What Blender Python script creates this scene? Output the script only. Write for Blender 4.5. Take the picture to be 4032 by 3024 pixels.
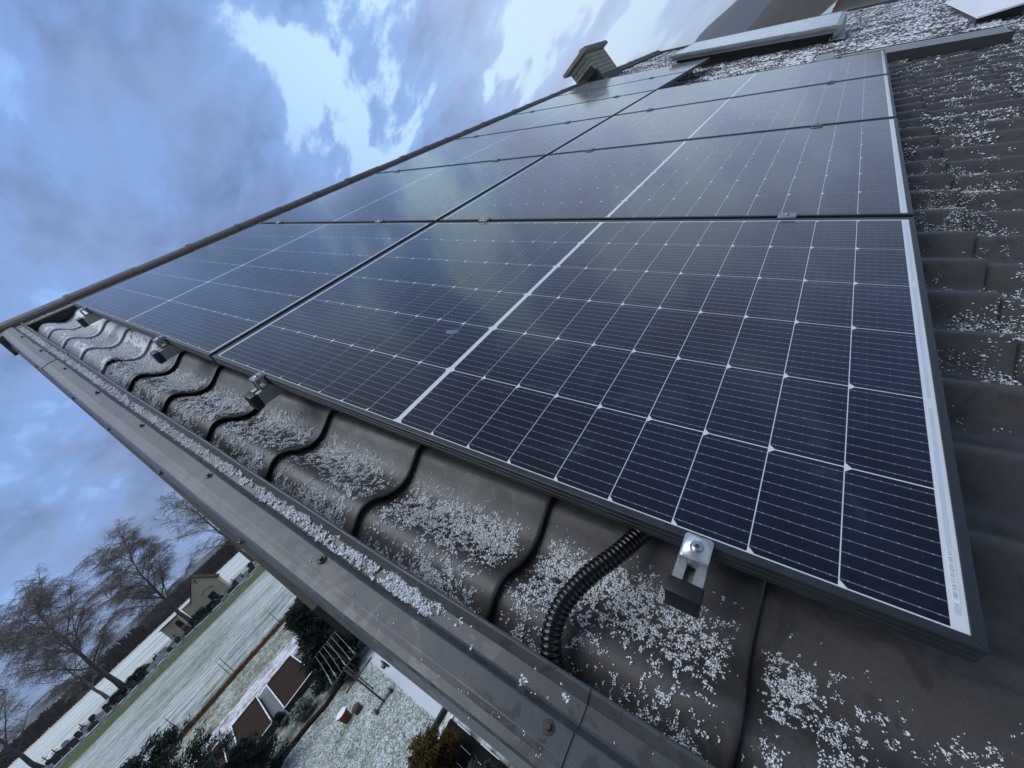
import bpy, bmesh, math, random
import numpy as np
from mathutils import Matrix, Vector

# ------------------------------------------------------------------ scene, camera, sky, sun
S = bpy.context.scene
for o in list(bpy.data.objects): bpy.data.objects.remove(o)
COL = S.collection
TH = math.radians(37.0)                 # roof pitch
CT, ST = math.cos(TH), math.sin(TH)
CAMZ = 0.56429
GZ = CAMZ - 7.0                         # garden level, seven metres below the lens

cam = bpy.data.cameras.new('camera'); cam_o = bpy.data.objects.new('camera', cam); COL.objects.link(cam_o)
S.camera = cam_o
cam.sensor_fit = 'HORIZONTAL'; cam.sensor_width = 36.0; cam.lens = 14.166
cam.clip_start = 0.01; cam.clip_end = 20000
cam_o.matrix_world = Matrix(((0.538832, 0.295904, 0.788734, 0.135472),
                             (0.523258, 0.616198, -0.588644, -0.310879),
                             (-0.660198, 0.729891, 0.177193, CAMZ),
                             (0, 0, 0, 1)))

SUN_EL, SUN_AZ = math.radians(74), math.radians(200)     # azimuth clockwise from +Y
W = bpy.data.worlds.new('World'); S.world = W; W.use_nodes = True
SKY_ROT, SKY_LOC = -38, (5.3, 0.4, 0)
def build_world():
    nt = W.node_tree; nt.nodes.clear()
    N = lambda t, **k: _set(nt.nodes.new(t), k)
    def _set(n, k):
        for a, v in k.items(): setattr(n, a, v)
        return n
    L = nt.links.new
    out = N('ShaderNodeOutputWorld'); bg = N('ShaderNodeBackground')
    L(bg.outputs[0], out.inputs[0])
    def math_(op, a, b=None, c=None, clamp=False):
        m = N('ShaderNodeMath', operation=op, use_clamp=clamp)
        for i, v in enumerate((a, b, c)):
            if v is None: continue
            if isinstance(v, (int, float)): m.inputs[i].default_value = v
            else: L(v, m.inputs[i])
        return m.outputs[0]
    def mapr(v, a, b, c=0.0, d=1.0, smooth=True):
        m = N('ShaderNodeMapRange'); m.interpolation_type = 'SMOOTHSTEP' if smooth else 'LINEAR'
        L(v, m.inputs[0])
        for i, x in enumerate((a, b, c, d)): m.inputs[i + 1].default_value = x
        return m.outputs[0]
    def mix(f, a, b):
        m = N('ShaderNodeMix', data_type='RGBA')
        if isinstance(f, float): m.inputs[0].default_value = f
        else: L(f, m.inputs[0])
        for s, v in ((6, a), (7, b)):
            if isinstance(v, tuple): m.inputs[s].default_value = v + (1,)
            else: L(v, m.inputs[s])
        return m.outputs[2]
    tc = N('ShaderNodeTexCoord'); D = tc.outputs['Generated']
    sep = N('ShaderNodeSeparateXYZ'); L(D, sep.inputs[0])
    x, y, z = sep.outputs
    zz = math_('MAXIMUM', z, 0.0)
    den = math_('ADD', zz, 0.30)
    px = math_('DIVIDE', x, den); py = math_('DIVIDE', y, den)
    pv = N('ShaderNodeCombineXYZ'); L(px, pv.inputs[0]); L(py, pv.inputs[1])
    mp = N('ShaderNodeMapping'); L(pv.outputs[0], mp.inputs[0])
    mp.inputs['Rotation'].default_value = (0, 0, math.radians(SKY_ROT)); mp.inputs['Scale'].default_value = (1.0, 1.45, 1)
    mp.inputs['Location'].default_value = SKY_LOC
    def noise(sc, det, rough, dist=0.0, vec=None):
        n = N('ShaderNodeTexNoise'); L(vec or mp.outputs[0], n.inputs['Vector'])
        n.inputs['Scale'].default_value = sc; n.inputs['Detail'].default_value = det
        n.inputs['Roughness'].default_value = rough; n.inputs['Distortion'].default_value = dist
        return n.outputs['Fac']
    n1 = noise(2.7, 12, 0.60, 0.25)
    n2 = noise(0.8, 3, 0.5)
    n3 = noise(3.4, 8, 0.6, 0.2)
    def dot(az, el):
        a, e = math.radians(az), math.radians(el)
        v = N('ShaderNodeVectorMath', operation='DOT_PRODUCT'); L(D, v.inputs[0]); v.inputs[1].default_value = (math.sin(a) * math.cos(e), math.cos(a) * math.cos(e), math.sin(e))
        return v.outputs['Value']
    # evening glow: broad, low in the north-west
    dg = dot(-16, 31)
    glow = mapr(dg, 0.72, 0.985)
    # cloud thickness: high = open gap
    cov = math_('ADD', math_('MULTIPLY', n1, 0.75), math_('MULTIPLY', n2, 0.45))
    cov = math_('ADD', cov, math_('MULTIPLY', glow, 0.088))
    thin = mapr(cov, 0.53, 0.70)
    gap = mapr(cov, 0.664, 0.718)
    cloud = mix(mapr(n3, 0.28, 0.68), (0.145, 0.235, 0.455), (0.262, 0.395, 0.700))
    cloud = mix(thin, cloud, mix(glow, (0.255, 0.430, 0.860), (0.32, 0.53, 0.95)))
    gapc = mix(glow, (0.31, 0.55, 1.00), (0.66, 0.93, 1.12))
    col = mix(gap, cloud, gapc)
    # brightest, hazy part of the sky over the set sun, low in the north
    core = mapr(dot(-4, 15), 0.82, 0.99)
    col = mix(math_('MULTIPLY', core, 0.48), col, (0.86, 0.95, 1.12))
    # thicker, greyer overcast overhead
    col = mix(math_('MULTIPLY', mapr(z, 0.68, 0.95), 0.75), col, (0.25, 0.275, 0.335))
    # paler, slightly warm band just above the horizon under the glow
    low = math_('MULTIPLY', mapr(z, 0.20, 0.03), mapr(dg, 0.80, 0.93))
    col = mix(math_('MULTIPLY', low, 0.5), col, (0.60, 0.72, 0.76))
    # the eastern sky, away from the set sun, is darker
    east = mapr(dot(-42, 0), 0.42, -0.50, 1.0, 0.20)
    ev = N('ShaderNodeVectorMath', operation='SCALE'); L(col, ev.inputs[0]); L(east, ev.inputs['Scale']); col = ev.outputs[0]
    # below the horizon only the ground shows; keep it dim
    sky = N('ShaderNodeTexSky', sky_type='NISHITA'); sky.sun_disc = False
    sky.sun_elevation = SUN_EL; sky.sun_rotation = SUN_AZ
    sk = N('ShaderNodeVectorMath', operation='SCALE'); L(sky.outputs[0], sk.inputs[0]); sk.inputs['Scale'].default_value = 0.05
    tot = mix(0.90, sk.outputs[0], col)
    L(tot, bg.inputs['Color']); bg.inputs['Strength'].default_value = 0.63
build_world()

sun = bpy.data.lights.new('sun', 'SUN'); sun_o = bpy.data.objects.new('sun', sun); COL.objects.link(sun_o)
sun.energy = 1.5; sun.angle = math.radians(50); sun.color = (0.88, 0.94, 1.0)
sd = Vector((math.sin(SUN_AZ) * math.cos(SUN_EL), math.cos(SUN_AZ) * math.cos(SUN_EL), math.sin(SUN_EL)))
sun_o.rotation_euler = sd.to_track_quat('Z', 'Y').to_euler()

S.view_settings.view_transform = 'Standard'; S.view_settings.look = 'None'
S.view_settings.exposure = 0.80; S.view_settings.gamma = 1.0
S.render.engine = 'CYCLES'

# ------------------------------------------------------------------ helpers
rng = np.random.default_rng(11); random.seed(11)
def W3(u, v, n): return Vector((-CT * u + ST * n, v, ST * u + CT * n))
def site(x, y): return (0.135 + (x - 0.135) * 1.346, -0.311 + (y + 0.311) * 1.346)
K = 1.346

class MB:
    def __init__(s): s.v = []; s.f = []
    def add(s, vs, fs):
        b = len(s.v); s.v += [tuple(p) for p in vs]; s.f += [tuple(i + b for i in f) for f in fs]
    def box(s, c, d, rz=0.0, taper=1.0):
        cx, cy, cz = c; hx, hy, hz = d[0] / 2, d[1] / 2, d[2] / 2
        ca, sa = math.cos(rz), math.sin(rz); vs = []
        for k, t in ((-1, 1.0), (1, taper)):
            for i, j in ((-1, -1), (1, -1), (1, 1), (-1, 1)):
                x, y = i * hx * t, j * hy * t
                vs.append((cx + x * ca - y * sa, cy + x * sa + y * ca, cz + k * hz))
        s.add(vs, [(3, 2, 1, 0), (4, 5, 6, 7), (0, 1, 5, 4), (1, 2, 6, 5), (2, 3, 7, 6), (3, 0, 4, 7)])
    def tube(s, pts, rad, n=5, cap=True):
        pts = [Vector(p) for p in pts]; m = len(pts)
        if isinstance(rad, (int, float)): rad = [rad] * m
        rings = []; up = Vector((0.31, 0.17, 0.93))
        for i, p in enumerate(pts):
            t = (pts[min(i + 1, m - 1)] - pts[max(i - 1, 0)])
            if t.length < 1e-9: t = Vector((0, 0, 1))
            t.normalize()
            a = t.cross(up)
            if a.length < 1e-3: a = t.cross(Vector((1, 0, 0)))
            a.normalize(); b = t.cross(a); up = b if b.dot(up) > 0 else -b
            a = t.cross(up).normalized(); b = t.cross(a)
            rings.append([p + (a * math.cos(2 * math.pi * k / n) + b * math.sin(2 * math.pi * k / n)) * rad[i] for k in range(n)])
        vs = [q for r in rings for q in r]; fs = []
        for i in range(m - 1):
            for k in range(n):
                fs.append((i * n + k, i * n + (k + 1) % n, (i + 1) * n + (k + 1) % n, (i + 1) * n + k))
        if cap: fs += [tuple(range(n - 1, -1, -1)), tuple((m - 1) * n + k for k in range(n))]
        s.add(vs, fs)
    def lathe(s, prof, c=(0, 0, 0), n=20):
        vs = []; fs = []; m = len(prof)
        for r, z in prof:
            for k in range(n):
                a = 2 * math.pi * k / n; vs.append((c[0] + r * math.cos(a), c[1] + r * math.sin(a), c[2] + z))
        for i in range(m - 1):
            for k in range(n): fs.append((i * n + k, i * n + (k + 1) % n, (i + 1) * n + (k + 1) % n, (i + 1) * n + k))
        fs += [tuple(range(n - 1, -1, -1)), tuple((m - 1) * n + k for k in range(n))]
        s.add(vs, fs)
    def prism(s, poly, axis, a, b):
        n = len(poly); vs = []
        for t in (a, b):
            for p, q in poly:
                vs.append({'x': (t, p, q), 'y': (p, t, q), 'z': (p, q, t)}[axis])
        s.add(vs, [tuple(range(n)), tuple(range(2 * n - 1, n - 1, -1))] + [(i, i + n, (i + 1) % n + n, (i + 1) % n) for i in range(n)])
    def mesh(s, name, smooth=False):
        me = bpy.data.meshes.new(name); me.from_pydata(s.v, [], s.f)
        bm = bmesh.new(); bm.from_mesh(me); bmesh.ops.recalc_face_normals(bm, faces=bm.faces); bm.to_mesh(me); bm.free()
        if smooth: me.shade_smooth()
        return me

def link(name, me, mat=None, parent=None, loc=(0, 0, 0), rot=(0, 0, 0)):
    o = bpy.data.objects.new(name, me); COL.objects.link(o)
    if mat is not None and me is not None and not me.materials: me.materials.append(mat)
    o.location = loc; o.rotation_euler = rot
    if parent: o.parent = parent
    return o
def npmesh(name, v, f):
    """fast triangle/quad mesh from numpy arrays"""
    v = np.asarray(v, np.float32); f = np.asarray(f, np.int32)
    me = bpy.data.meshes.new(name); k = f.shape[1]
    me.vertices.add(len(v)); me.vertices.foreach_set('co', v.ravel())
    me.loops.add(f.size); me.loops.foreach_set('vertex_index', f.ravel())
    me.polygons.add(len(f)); me.polygons.foreach_set('loop_start', np.arange(len(f), dtype=np.int32) * k)
    me.polygons.foreach_set('loop_total', np.full(len(f), k, np.int32))
    me.update(calc_edges=True); me.validate()
    return me
def tag(o, label=None, cat=None, group=None, kind=None):
    if label: o['label'] = label
    if cat: o['category'] = cat
    if group: o['group'] = group
    if kind: o['kind'] = kind
    return o
def empty(name, label, cat, loc=(0, 0, 0), rot=(0, 0, 0), group=None):
    o = bpy.data.objects.new(name, None); COL.objects.link(o); o.location = loc; o.rotation_euler = rot
    o.empty_display_size = 0.1
    return tag(o, label, cat, group)
ROOF = (0, TH, 0)
def bevel_mesh(me, w, seg=2, angle=True):
    bm = bmesh.new(); bm.from_mesh(me)
    bmesh.ops.bevel(bm, geom=list(bm.edges), offset=w, segments=seg, affect='EDGES', profile=0.6)
    bm.to_mesh(me); bm.free(); return me

def vnoise(x, y, seed=0):
    """value noise on arrays"""
    xi = np.floor(x).astype(np.int64); yi = np.floor(y).astype(np.int64); fx = x - xi; fy = y - yi
    fx = fx * fx * (3 - 2 * fx); fy = fy * fy * (3 - 2 * fy)
    def h(a, b):
        n = (a * 374761393 + b * 668265263 + seed * 974634777) & 0xffffffff
        n = ((n ^ (n >> 13)) * 1274126177) & 0xffffffff
        return ((n ^ (n >> 16)) & 0xffff) / 65535.0
    return (h(xi, yi) * (1 - fx) + h(xi + 1, yi) * fx) * (1 - fy) + (h(xi, yi + 1) * (1 - fx) + h(xi + 1, yi + 1) * fx) * fy
def fbm(x, y, oct=3, seed=0):
    t = 0; a = 0.5; s = 0
    for i in range(oct):
        t = t + a * vnoise(x * 2 ** i, y * 2 ** i, seed + i); s += a; a *= 0.5
    return t / s

# ------------------------------------------------------------------ materials
class NT:
    """small node-building helper"""
    def __init__(s, name):
        s.m = bpy.data.materials.new(name); s.m.use_nodes = True; s.t = s.m.node_tree
        s.b = s.t.nodes['Principled BSDF']; s.L = s.t.links.new
    def n(s, t, **k):
        x = s.t.nodes.new(t)
        for a, v in k.items(): setattr(x, a, v)
        return x
    def put(s, sock, v):
        if isinstance(v, (int, float)): sock.default_value = v
        elif isinstance(v, tuple): sock.default_value = v if len(v) == len(sock.default_value) else v + (1,)
        else: s.L(v, sock)
    def set(s, **k):
        for a, v in k.items(): s.put(s.b.inputs[a.replace('_', ' ')], v)
        return s
    def math(s, op, a, b=None, c=None, clamp=False):
        x = s.n('ShaderNodeMath', operation=op, use_clamp=clamp)
        for i, v in enumerate((a, b, c)):
            if v is not None: s.put(x.inputs[i], v)
        return x.outputs[0]
    def ramp(s, v, a, b, c=0.0, d=1.0):
        x = s.n('ShaderNodeMapRange'); x.interpolation_type = 'SMOOTHSTEP'; s.put(x.inputs[0], v)
        for i, q in enumerate((a, b, c, d)): s.put(x.inputs[i + 1], q)
        return x.outputs[0]
    def mix(s, f, a, b):
        x = s.n('ShaderNodeMix', data_type='RGBA'); s.put(x.inputs[0], f); s.put(x.inputs[6], a); s.put(x.inputs[7], b)
        return x.outputs[2]
    def coord(s, kind='Object', scale=(1, 1, 1), rot=(0, 0, 0)):
        if kind == 'World': c = s.n('ShaderNodeNewGeometry').outputs['Position']
        else: c = s.n('ShaderNodeTexCoord').outputs[kind]
        m = s.n('ShaderNodeMapping'); s.L(c, m.inputs[0]); m.inputs['Scale'].default_value = scale; m.inputs['Rotation'].default_value = rot
        return m.outputs[0]
    def noise(s, vec, sc, det=4, rough=0.55, dist=0.0):
        x = s.n('ShaderNodeTexNoise'); s.L(vec, x.inputs['Vector'])
        x.inputs['Scale'].default_value = sc; x.inputs['Detail'].default_value = det; x.inputs['Roughness'].default_value = rough; x.inputs['Distortion'].default_value = dist
        return x.outputs['Fac']
    def sepx(s, vec):
        x = s.n('ShaderNodeSeparateXYZ'); s.L(vec, x.inputs[0]); return x.outputs
    def bump(s, h, strength=0.3, dist=0.002):
        x = s.n('ShaderNodeBump'); x.inputs['Strength'].default_value = strength; x.inputs['Distance'].default_value = dist
        s.L(h, x.inputs['Height']); s.L(x.outputs[0], s.b.inputs['Normal'])
        return s

def plain(name, col, rough=0.6, metal=0.0, var=0.0, vscale=8.0, kind='Object', bump=0.0, **k):
    t = NT(name)
    if var:
        n = t.noise(t.coord(kind), vscale, 5, 0.6)
        t.set(Base_Color=t.mix(n, tuple(c * (1 - var) for c in col), tuple(min(1, c * (1 + var)) for c in col)))
        t.set(Roughness=t.math('ADD', t.math('MULTIPLY', n, 0.2), rough - 0.1))
        if bump: t.bump(n, bump, 0.01)
    else: t.set(Base_Color=col, Roughness=rough)
    t.set(Metallic=metal, **k)
    if rough > 0.78: t.set(Specular_IOR_Level=0.12)
    return t.m

M = {}
SNOWC = (0.80, 0.82, 0.86)
VC_ = -0.134
def mat_roof():
    t = NT('roof_paint'); c = t.coord('Object')
    st = t.noise(c, 9, 6, 0.6, 0.4); fine = t.noise(c, 160, 3, 0.6); sm = t.noise(c, 2.2, 4, 0.6)
    base = t.mix(st, (0.044, 0.0415, 0.0410), (0.074, 0.070, 0.0690))
    base = t.mix(t.ramp(t.noise(c, 520, 2, 0.5), 0.56, 0.72, 0.0, 0.30), base, (0.16, 0.155, 0.155))
    base = t.mix(t.ramp(t.noise(t.coord('Object', (6, 40, 40)), 1, 5, 0.65), 0.55, 0.78, 0.0, 0.35), base, (0.12, 0.115, 0.112))
    wet = t.ramp(t.noise(c, 14, 5, 0.65, 1.2), 0.50, 0.60)
    base = t.mix(t.math('MULTIPLY', wet, 0.55), base, (0.036, 0.034, 0.034))
    x, y, z = t.sepx(c)
    # wet snow lying on the far part of the sheet and towards the ridge end
    far = t.ramp(y, 2.2, 6.0); up = t.math('MULTIPLY', t.ramp(x, -1.3, -3.4), t.ramp(y, 0.6, 0.0))
    amt = t.math('MAXIMUM', t.math('MULTIPLY', far, 0.36), t.math('MULTIPLY', up, 0.55))
    sn = t.math('ADD', t.math('MULTIPLY', t.noise(t.coord('Object', (30, 55, 30)), 1, 5, 0.65), 0.7), t.math('MULTIPLY', t.noise(t.coord('Object', (3.0, 7, 3)), 1, 3, 0.5), 0.3))
    crest = t.math('COSINE', t.math('MULTIPLY', t.math('SUBTRACT', y, VC_), 2 * math.pi / 0.183))
    thr = t.math('ADD', t.math('SUBTRACT', 0.80, amt), t.math('MULTIPLY', crest, 0.055))
    m = t.ramp(t.math('SUBTRACT', sn, thr), 0.0, 0.07)
    t.set(Base_Color=t.mix(m, base, SNOWC), Roughness=t.math('ADD', t.math('MULTIPLY', m, 0.45), t.ramp(t.math('ADD', st, t.math('MULTIPLY', wet, -0.25)), 0.1, 0.8, 0.36, 0.54)), Specular_IOR_Level=0.45)
    t.bump(t.math('ADD', t.math('ADD', t.math('MULTIPLY', fine, 0.5), t.math('MULTIPLY', t.noise(c, 30, 3, 0.5), 0.8)), t.math('MULTIPLY', m, 4.0)), 0.35, 0.0015)
    return t.m
M['roof'] = mat_roof()
def mat_trim():
    t = NT('trim_paint'); c = t.coord('Object')
    st = t.noise(c, 16, 6, 0.65, 0.8); fine = t.noise(c, 260, 3, 0.6)
    wet = t.ramp(t.noise(c, 22, 5, 0.6, 1.0), 0.50, 0.57)
    x, y, z = t.sepx(c)
    near = t.ramp(x, -1.2, -0.5)
    w = t.math('MULTIPLY', wet, near)
    base = t.mix(st, (0.050, 0.053, 0.059), (0.072, 0.076, 0.083))
    base = t.mix(t.ramp(t.noise(c, 600, 2, 0.5), 0.56, 0.72, 0.0, 0.28), base, (0.18, 0.18, 0.185))
    base = t.mix(t.ramp(t.noise(t.coord('Object', (4, 60, 60)), 1, 5, 0.65), 0.56, 0.78, 0.0, 0.3), base, (0.045, 0.043, 0.042))
    base = t.mix(t.math('MULTIPLY', w, 0.6), base, (0.048, 0.046, 0.046))
    fr = t.ramp(t.noise(c, 70, 5, 0.7), 0.60, 0.72)
    base = t.mix(t.math('MULTIPLY', fr, t.ramp(x, -1.0, -3.0, 0.0, 0.55)), base, (0.45, 0.47, 0.52))
    t.set(Base_Color=base, Roughness=t.math('SUBTRACT', t.ramp(st, 0.2, 0.8, 0.36, 0.52), t.math('MULTIPLY', w, 0.16)))
    t.bump(t.math('ADD', t.math('MULTIPLY', fine, 0.3), t.math('MULTIPLY', t.noise(t.coord('Object', (3, 14, 14)), 1, 3, 0.5), 3.0)), 0.35, 0.0010)
    return t.m
M['trim'] = mat_trim()
def mat_cell():
    t = NT('solar_cell'); c = t.coord('Object'); x, y, z = t.sepx(c)
    inf = t.n('ShaderNodeObjectInfo').outputs['Random']
    pitch = 0.0182
    fy = t.math('ABSOLUTE', t.math('SUBTRACT', t.math('FRACT', t.math('DIVIDE', t.math('ADD', y, 0.0911 + 0.0), pitch)), 0.5))
    dist = t.math('MULTIPLY', fy, pitch)                       # metres from the busbar wire
    wire = t.ramp(dist, 0.00075, 0.00035)
    fx = t.math('ABSOLUTE', t.math('SUBTRACT', t.math('FRACT', t.math('DIVIDE', t.math('ADD', x, 0.0455), 0.0152)), 0.5))
    dx = t.math('MULTIPLY', fx, 0.0152)
    r2 = t.math('ADD', t.math('MULTIPLY', dx, dx), t.math('MULTIPLY', dist, dist))
    dot = t.ramp(t.math('SQRT', r2), 0.00125, 0.00085)
    fing = t.ramp(t.math('ABSOLUTE', t.math('SUBTRACT', t.math('FRACT', t.math('DIVIDE', x, 0.0013)), 0.5)), 0.08, 0.2, 1.0, 0.0)
    base = t.mix(inf, (0.0006, 0.0008, 0.0052), (0.0014, 0.0016, 0.0075))
    base = t.mix(t.math('MULTIPLY', fing, 0.01), base, (0.06, 0.06, 0.08))
    wc = t.coord('World')
    sm = t.math('MULTIPLY', t.ramp(t.noise(wc, 9, 5, 0.6, 1.5), 0.57, 0.82), 0.060)      # dried smears on the glass
    dust = t.math('MULTIPLY', t.ramp(t.noise(wc, 190, 2, 0.5), 0.66, 0.80), 0.045)
    base = t.mix(t.math('ADD', sm, dust), base, (0.42, 0.46, 0.55))
    base = t.mix(t.math('MULTIPLY', wire, 0.36), base, (0.42, 0.46, 0.52))
    base = t.mix(t.math('MULTIPLY', dot, 0.20), base, (0.80, 0.82, 0.84))
    t.set(Base_Color=base, Roughness=0.5, Specular_IOR_Level=0.1, Coat_Weight=1.0, Coat_IOR=1.46,
          Coat_Roughness=t.ramp(t.noise(wc, 5, 5, 0.6), 0.3, 0.8, 0.08, 0.13),
          Sheen_Weight=t.ramp(t.noise(wc, 3.0, 5, 0.6), 0.3, 0.75, 0.30, 0.5), Sheen_Roughness=0.15, Sheen_Tint=(1.0, 0.98, 0.96, 1))   # film of dust and frost
    return t.m
M['cell'] = mat_cell()
def mat_back():
    t = NT('white_backsheet'); wc = t.coord('World')
    t.set(Base_Color=t.mix(t.noise(wc, 40, 4, 0.6), (0.60, 0.63, 0.66), (0.72, 0.74, 0.77)), Roughness=0.5, Specular_IOR_Level=0.1,
          Coat_Weight=1.0, Coat_IOR=1.52, Coat_Roughness=t.ramp(t.noise(wc, 5, 5, 0.6), 0.3, 0.8, 0.08, 0.13), Sheen_Weight=0.4, Sheen_Roughness=0.15)
    return t.m
M['back'] = mat_back()
def mat_label():
    t = NT('printed_label'); c = t.coord('Object'); x, y, z = t.sepx(c)
    n = t.noise(t.coord('Object', (1, 900, 1)), 1.0, 1, 0.5)
    bars = t.math('MULTIPLY', t.ramp(n, 0.50, 0.56), t.ramp(t.math('ABSOLUTE', x), 0.0022, 0.0016))
    t.set(Base_Color=t.mix(bars, (0.72, 0.75, 0.80), (0.10, 0.12, 0.20)), Roughness=0.5, Coat_Weight=1.0, Coat_Roughness=0.05)
    return t.m
M['label'] = mat_label()
M['ribbon'] = plain('tinned_ribbon', (0.60, 0.64, 0.69), 0.35, 0.2, 0.12, 90, Coat_Weight=1.0, Coat_Roughness=0.06)
M['frame'] = plain('black_anodised_frame', (0.022, 0.025, 0.031), 0.42, 0.0, 0.3, 30, 'World')
M['alu'] = plain('bare_aluminium', (0.66, 0.69, 0.72), 0.36, 0.92, 0.10, 60, 'World')
M['alu_dull'] = plain('dull_grey_aluminium', (0.33, 0.34, 0.34), 0.5, 0.6, 0.18, 40, 'World')
M['clamp_dark'] = plain('frosted_clamp_metal', (0.24, 0.255, 0.28), 0.5, 0.3, 0.3, 60, 'World')
M['rail'] = plain('weathered_rail_aluminium', (0.36, 0.37, 0.38), 0.5, 0.6, 0.15, 60, 'World')
M['steel'] = plain('stainless_bolt', (0.45, 0.46, 0.48), 0.3, 0.9)
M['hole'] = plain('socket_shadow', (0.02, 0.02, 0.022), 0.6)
M['plastic'] = plain('black_plastic', (0.010, 0.011, 0.013), 0.46, 0.0, 0.3, 120)
M['conduit'] = plain('glossy_black_conduit', (0.006, 0.0065, 0.007), 0.17, 0.0, 0.2, 60)
M['screw'] = plain('brown_screw', (0.055, 0.049, 0.047), 0.42, 0.2)
def mat_snow():
    t = NT('snow_grains'); n = t.ramp(t.noise(t.coord('Object'), 420, 2, 0.6), 0.3, 0.62)
    t.set(Base_Color=t.mix(n, (0.52, 0.55, 0.62), (0.93, 0.94, 0.96)), Roughness=0.55, Specular_IOR_Level=0.35)
    return t.m
M['snow'] = mat_snow()
M['snowflat'] = plain('lying_snow', (0.78, 0.80, 0.85), 0.7, 0.0, 0.10, 30, 'World', 0.4)
M['board'] = plain('dark_barge_board_and_shade', (0.020, 0.018, 0.017), 0.7, 0, 0.3, 20)
M['plaster'] = plain('house_plaster', (0.45, 0.42, 0.36), 0.85, 0, 0.12, 6)
M['plaster_old'] = plain('old_grey_plaster', (0.26, 0.245, 0.20), 0.9, 0, 0.25, 0.8, 'World')
M['brick'] = plain('grey_chimney_brick', (0.40, 0.37, 0.31), 0.9, 0, 0.30, 7, 'World')
M['mortar'] = plain('chimney_mortar', (0.15, 0.15, 0.14), 0.95, 0, 0.25, 14)
M['concrete'] = plain('chimney_cap_concrete', (0.25, 0.24, 0.21), 0.9, 0, 0.3, 10)
M['lead'] = plain('dark_flashing_and_shade', (0.055, 0.058, 0.062), 0.6, 0.2, 0.25, 10)
M['ridge'] = plain('ridge_paint', (0.066, 0.060, 0.057), 0.6, 0, 0.30, 24, 'World', 0.25)
def mat_glassdark():
    t = NT('roof_window_glass'); c = t.coord('World')
    m = t.ramp(t.noise(c, 7, 5, 0.6), 0.42, 0.68)
    t.set(Base_Color=t.mix(m, (0.10, 0.13, 0.17), (0.60, 0.64, 0.70)), Roughness=t.ramp(m, 0, 1, 0.12, 0.6), Coat_Weight=0.6, Coat_Roughness=0.08)
    return t.m
M['winglass'] = mat_glassdark()

# ------------------------------------------------------------------ the house: pressed-metal roof, verge trim, ridge, chimney
PV, VC, UK, US = 0.183, -0.134, 0.173, 0.35
AMP, STEP, NB = 0.042, 0.0145, -0.1715
VEND = 12.35
def wave(v):
    c = 0.5 + 0.5 * np.cos(2 * np.pi * (v - VC) / PV)
    return c ** 1.25
def surf(u, v):
    t = ((u - UK) / US) % 1.0
    return NB + AMP * wave(v) + STEP * (1 - t)

house = empty('house', 'steep house roof of brown pressed metal tiles with ridge, verge trim and chimney', 'house', (0, 0, GZ))
hz = Vector((0, 0, -GZ))                                   # children are given in absolute coordinates
def hpart(name, me, mat, parent=None, roof=True):
    return link(name, me, mat, parent or house, hz if parent is None else (0, 0, 0), ROOF if (roof and parent is None) else (0, 0, 0))

def course(k):
    u0 = UK + k * US; u1 = u0 + US
    rows = [(u0 + 0.034, -0.006), (u0 + 0.024, 0.000), (u0 + 0.013, STEP * 0.40), (u0 + 0.0012, STEP * 0.84), (u0 + 0.0012, STEP * 0.93),
            (u0 + 0.008, STEP * 0.99), (u0 + 0.03, STEP * (1 - .03 / US)), (u0 + US / 2, STEP * 0.5), (u1 - 0.04, STEP * .04 / US), (u1 + 0.025, -0.0015)]
    near = -0.26 if k < 11 else -0.26
    v = np.arange(near, VEND + 0.001, PV / 14); nv = len(v)
    wv = AMP * wave(v)
    # pressed crease beside each crest
    ph = ((v - VC) / PV) % 1.0
    crease = -0.0022 * np.exp(-((ph - 0.24) / 0.03) ** 2) - 0.0012 * np.exp(-((ph - 0.80) / 0.03) ** 2)
    V = []
    for i, (u, dn) in enumerate(rows):
        V.append(np.stack([np.full(nv, -u), v, NB + wv + crease + dn], 1))
    V = np.concatenate(V); R = len(rows)
    i = np.arange(R - 1)[:, None]; j = np.arange(nv - 1)[None]
    a = i * nv + j
    F = np.stack([a, a + nv, a + nv + 1, a + 1], -1).reshape(-1, 4)
    me = npmesh('roof_course', V, F); me.shade_smooth()
    return me
screw_mb = MB(); screw_mb.lathe([(0.0085, 0), (0.0085, 0.0012), (0.007, 0.0022)], n=14); screw_mb.lathe([(0.0045, 0.002), (0.0045, 0.0065), (0.0036, 0.0072)], n=6)
screw_me = screw_mb.mesh('screw'); screw_me.materials.append(M['screw'])
for k in range(-7, 11):
    c = hpart('roof_course', course(k), M['roof'])
    u = UK + k * US - 0.063 + US
    for vs in ([-0.078] if k >= -2 else []):
        link('screw', screw_me, None, c, (-u, vs, float(surf(np.array(u), np.array(vs))) - 0.0005))
    if k in (-1, -2):
        for vs in (0.83, 1.38, 1.93): link('screw', screw_me, None, c, (-u, vs, float(surf(np.array(u), np.array(vs))) - 0.0005))

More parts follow.
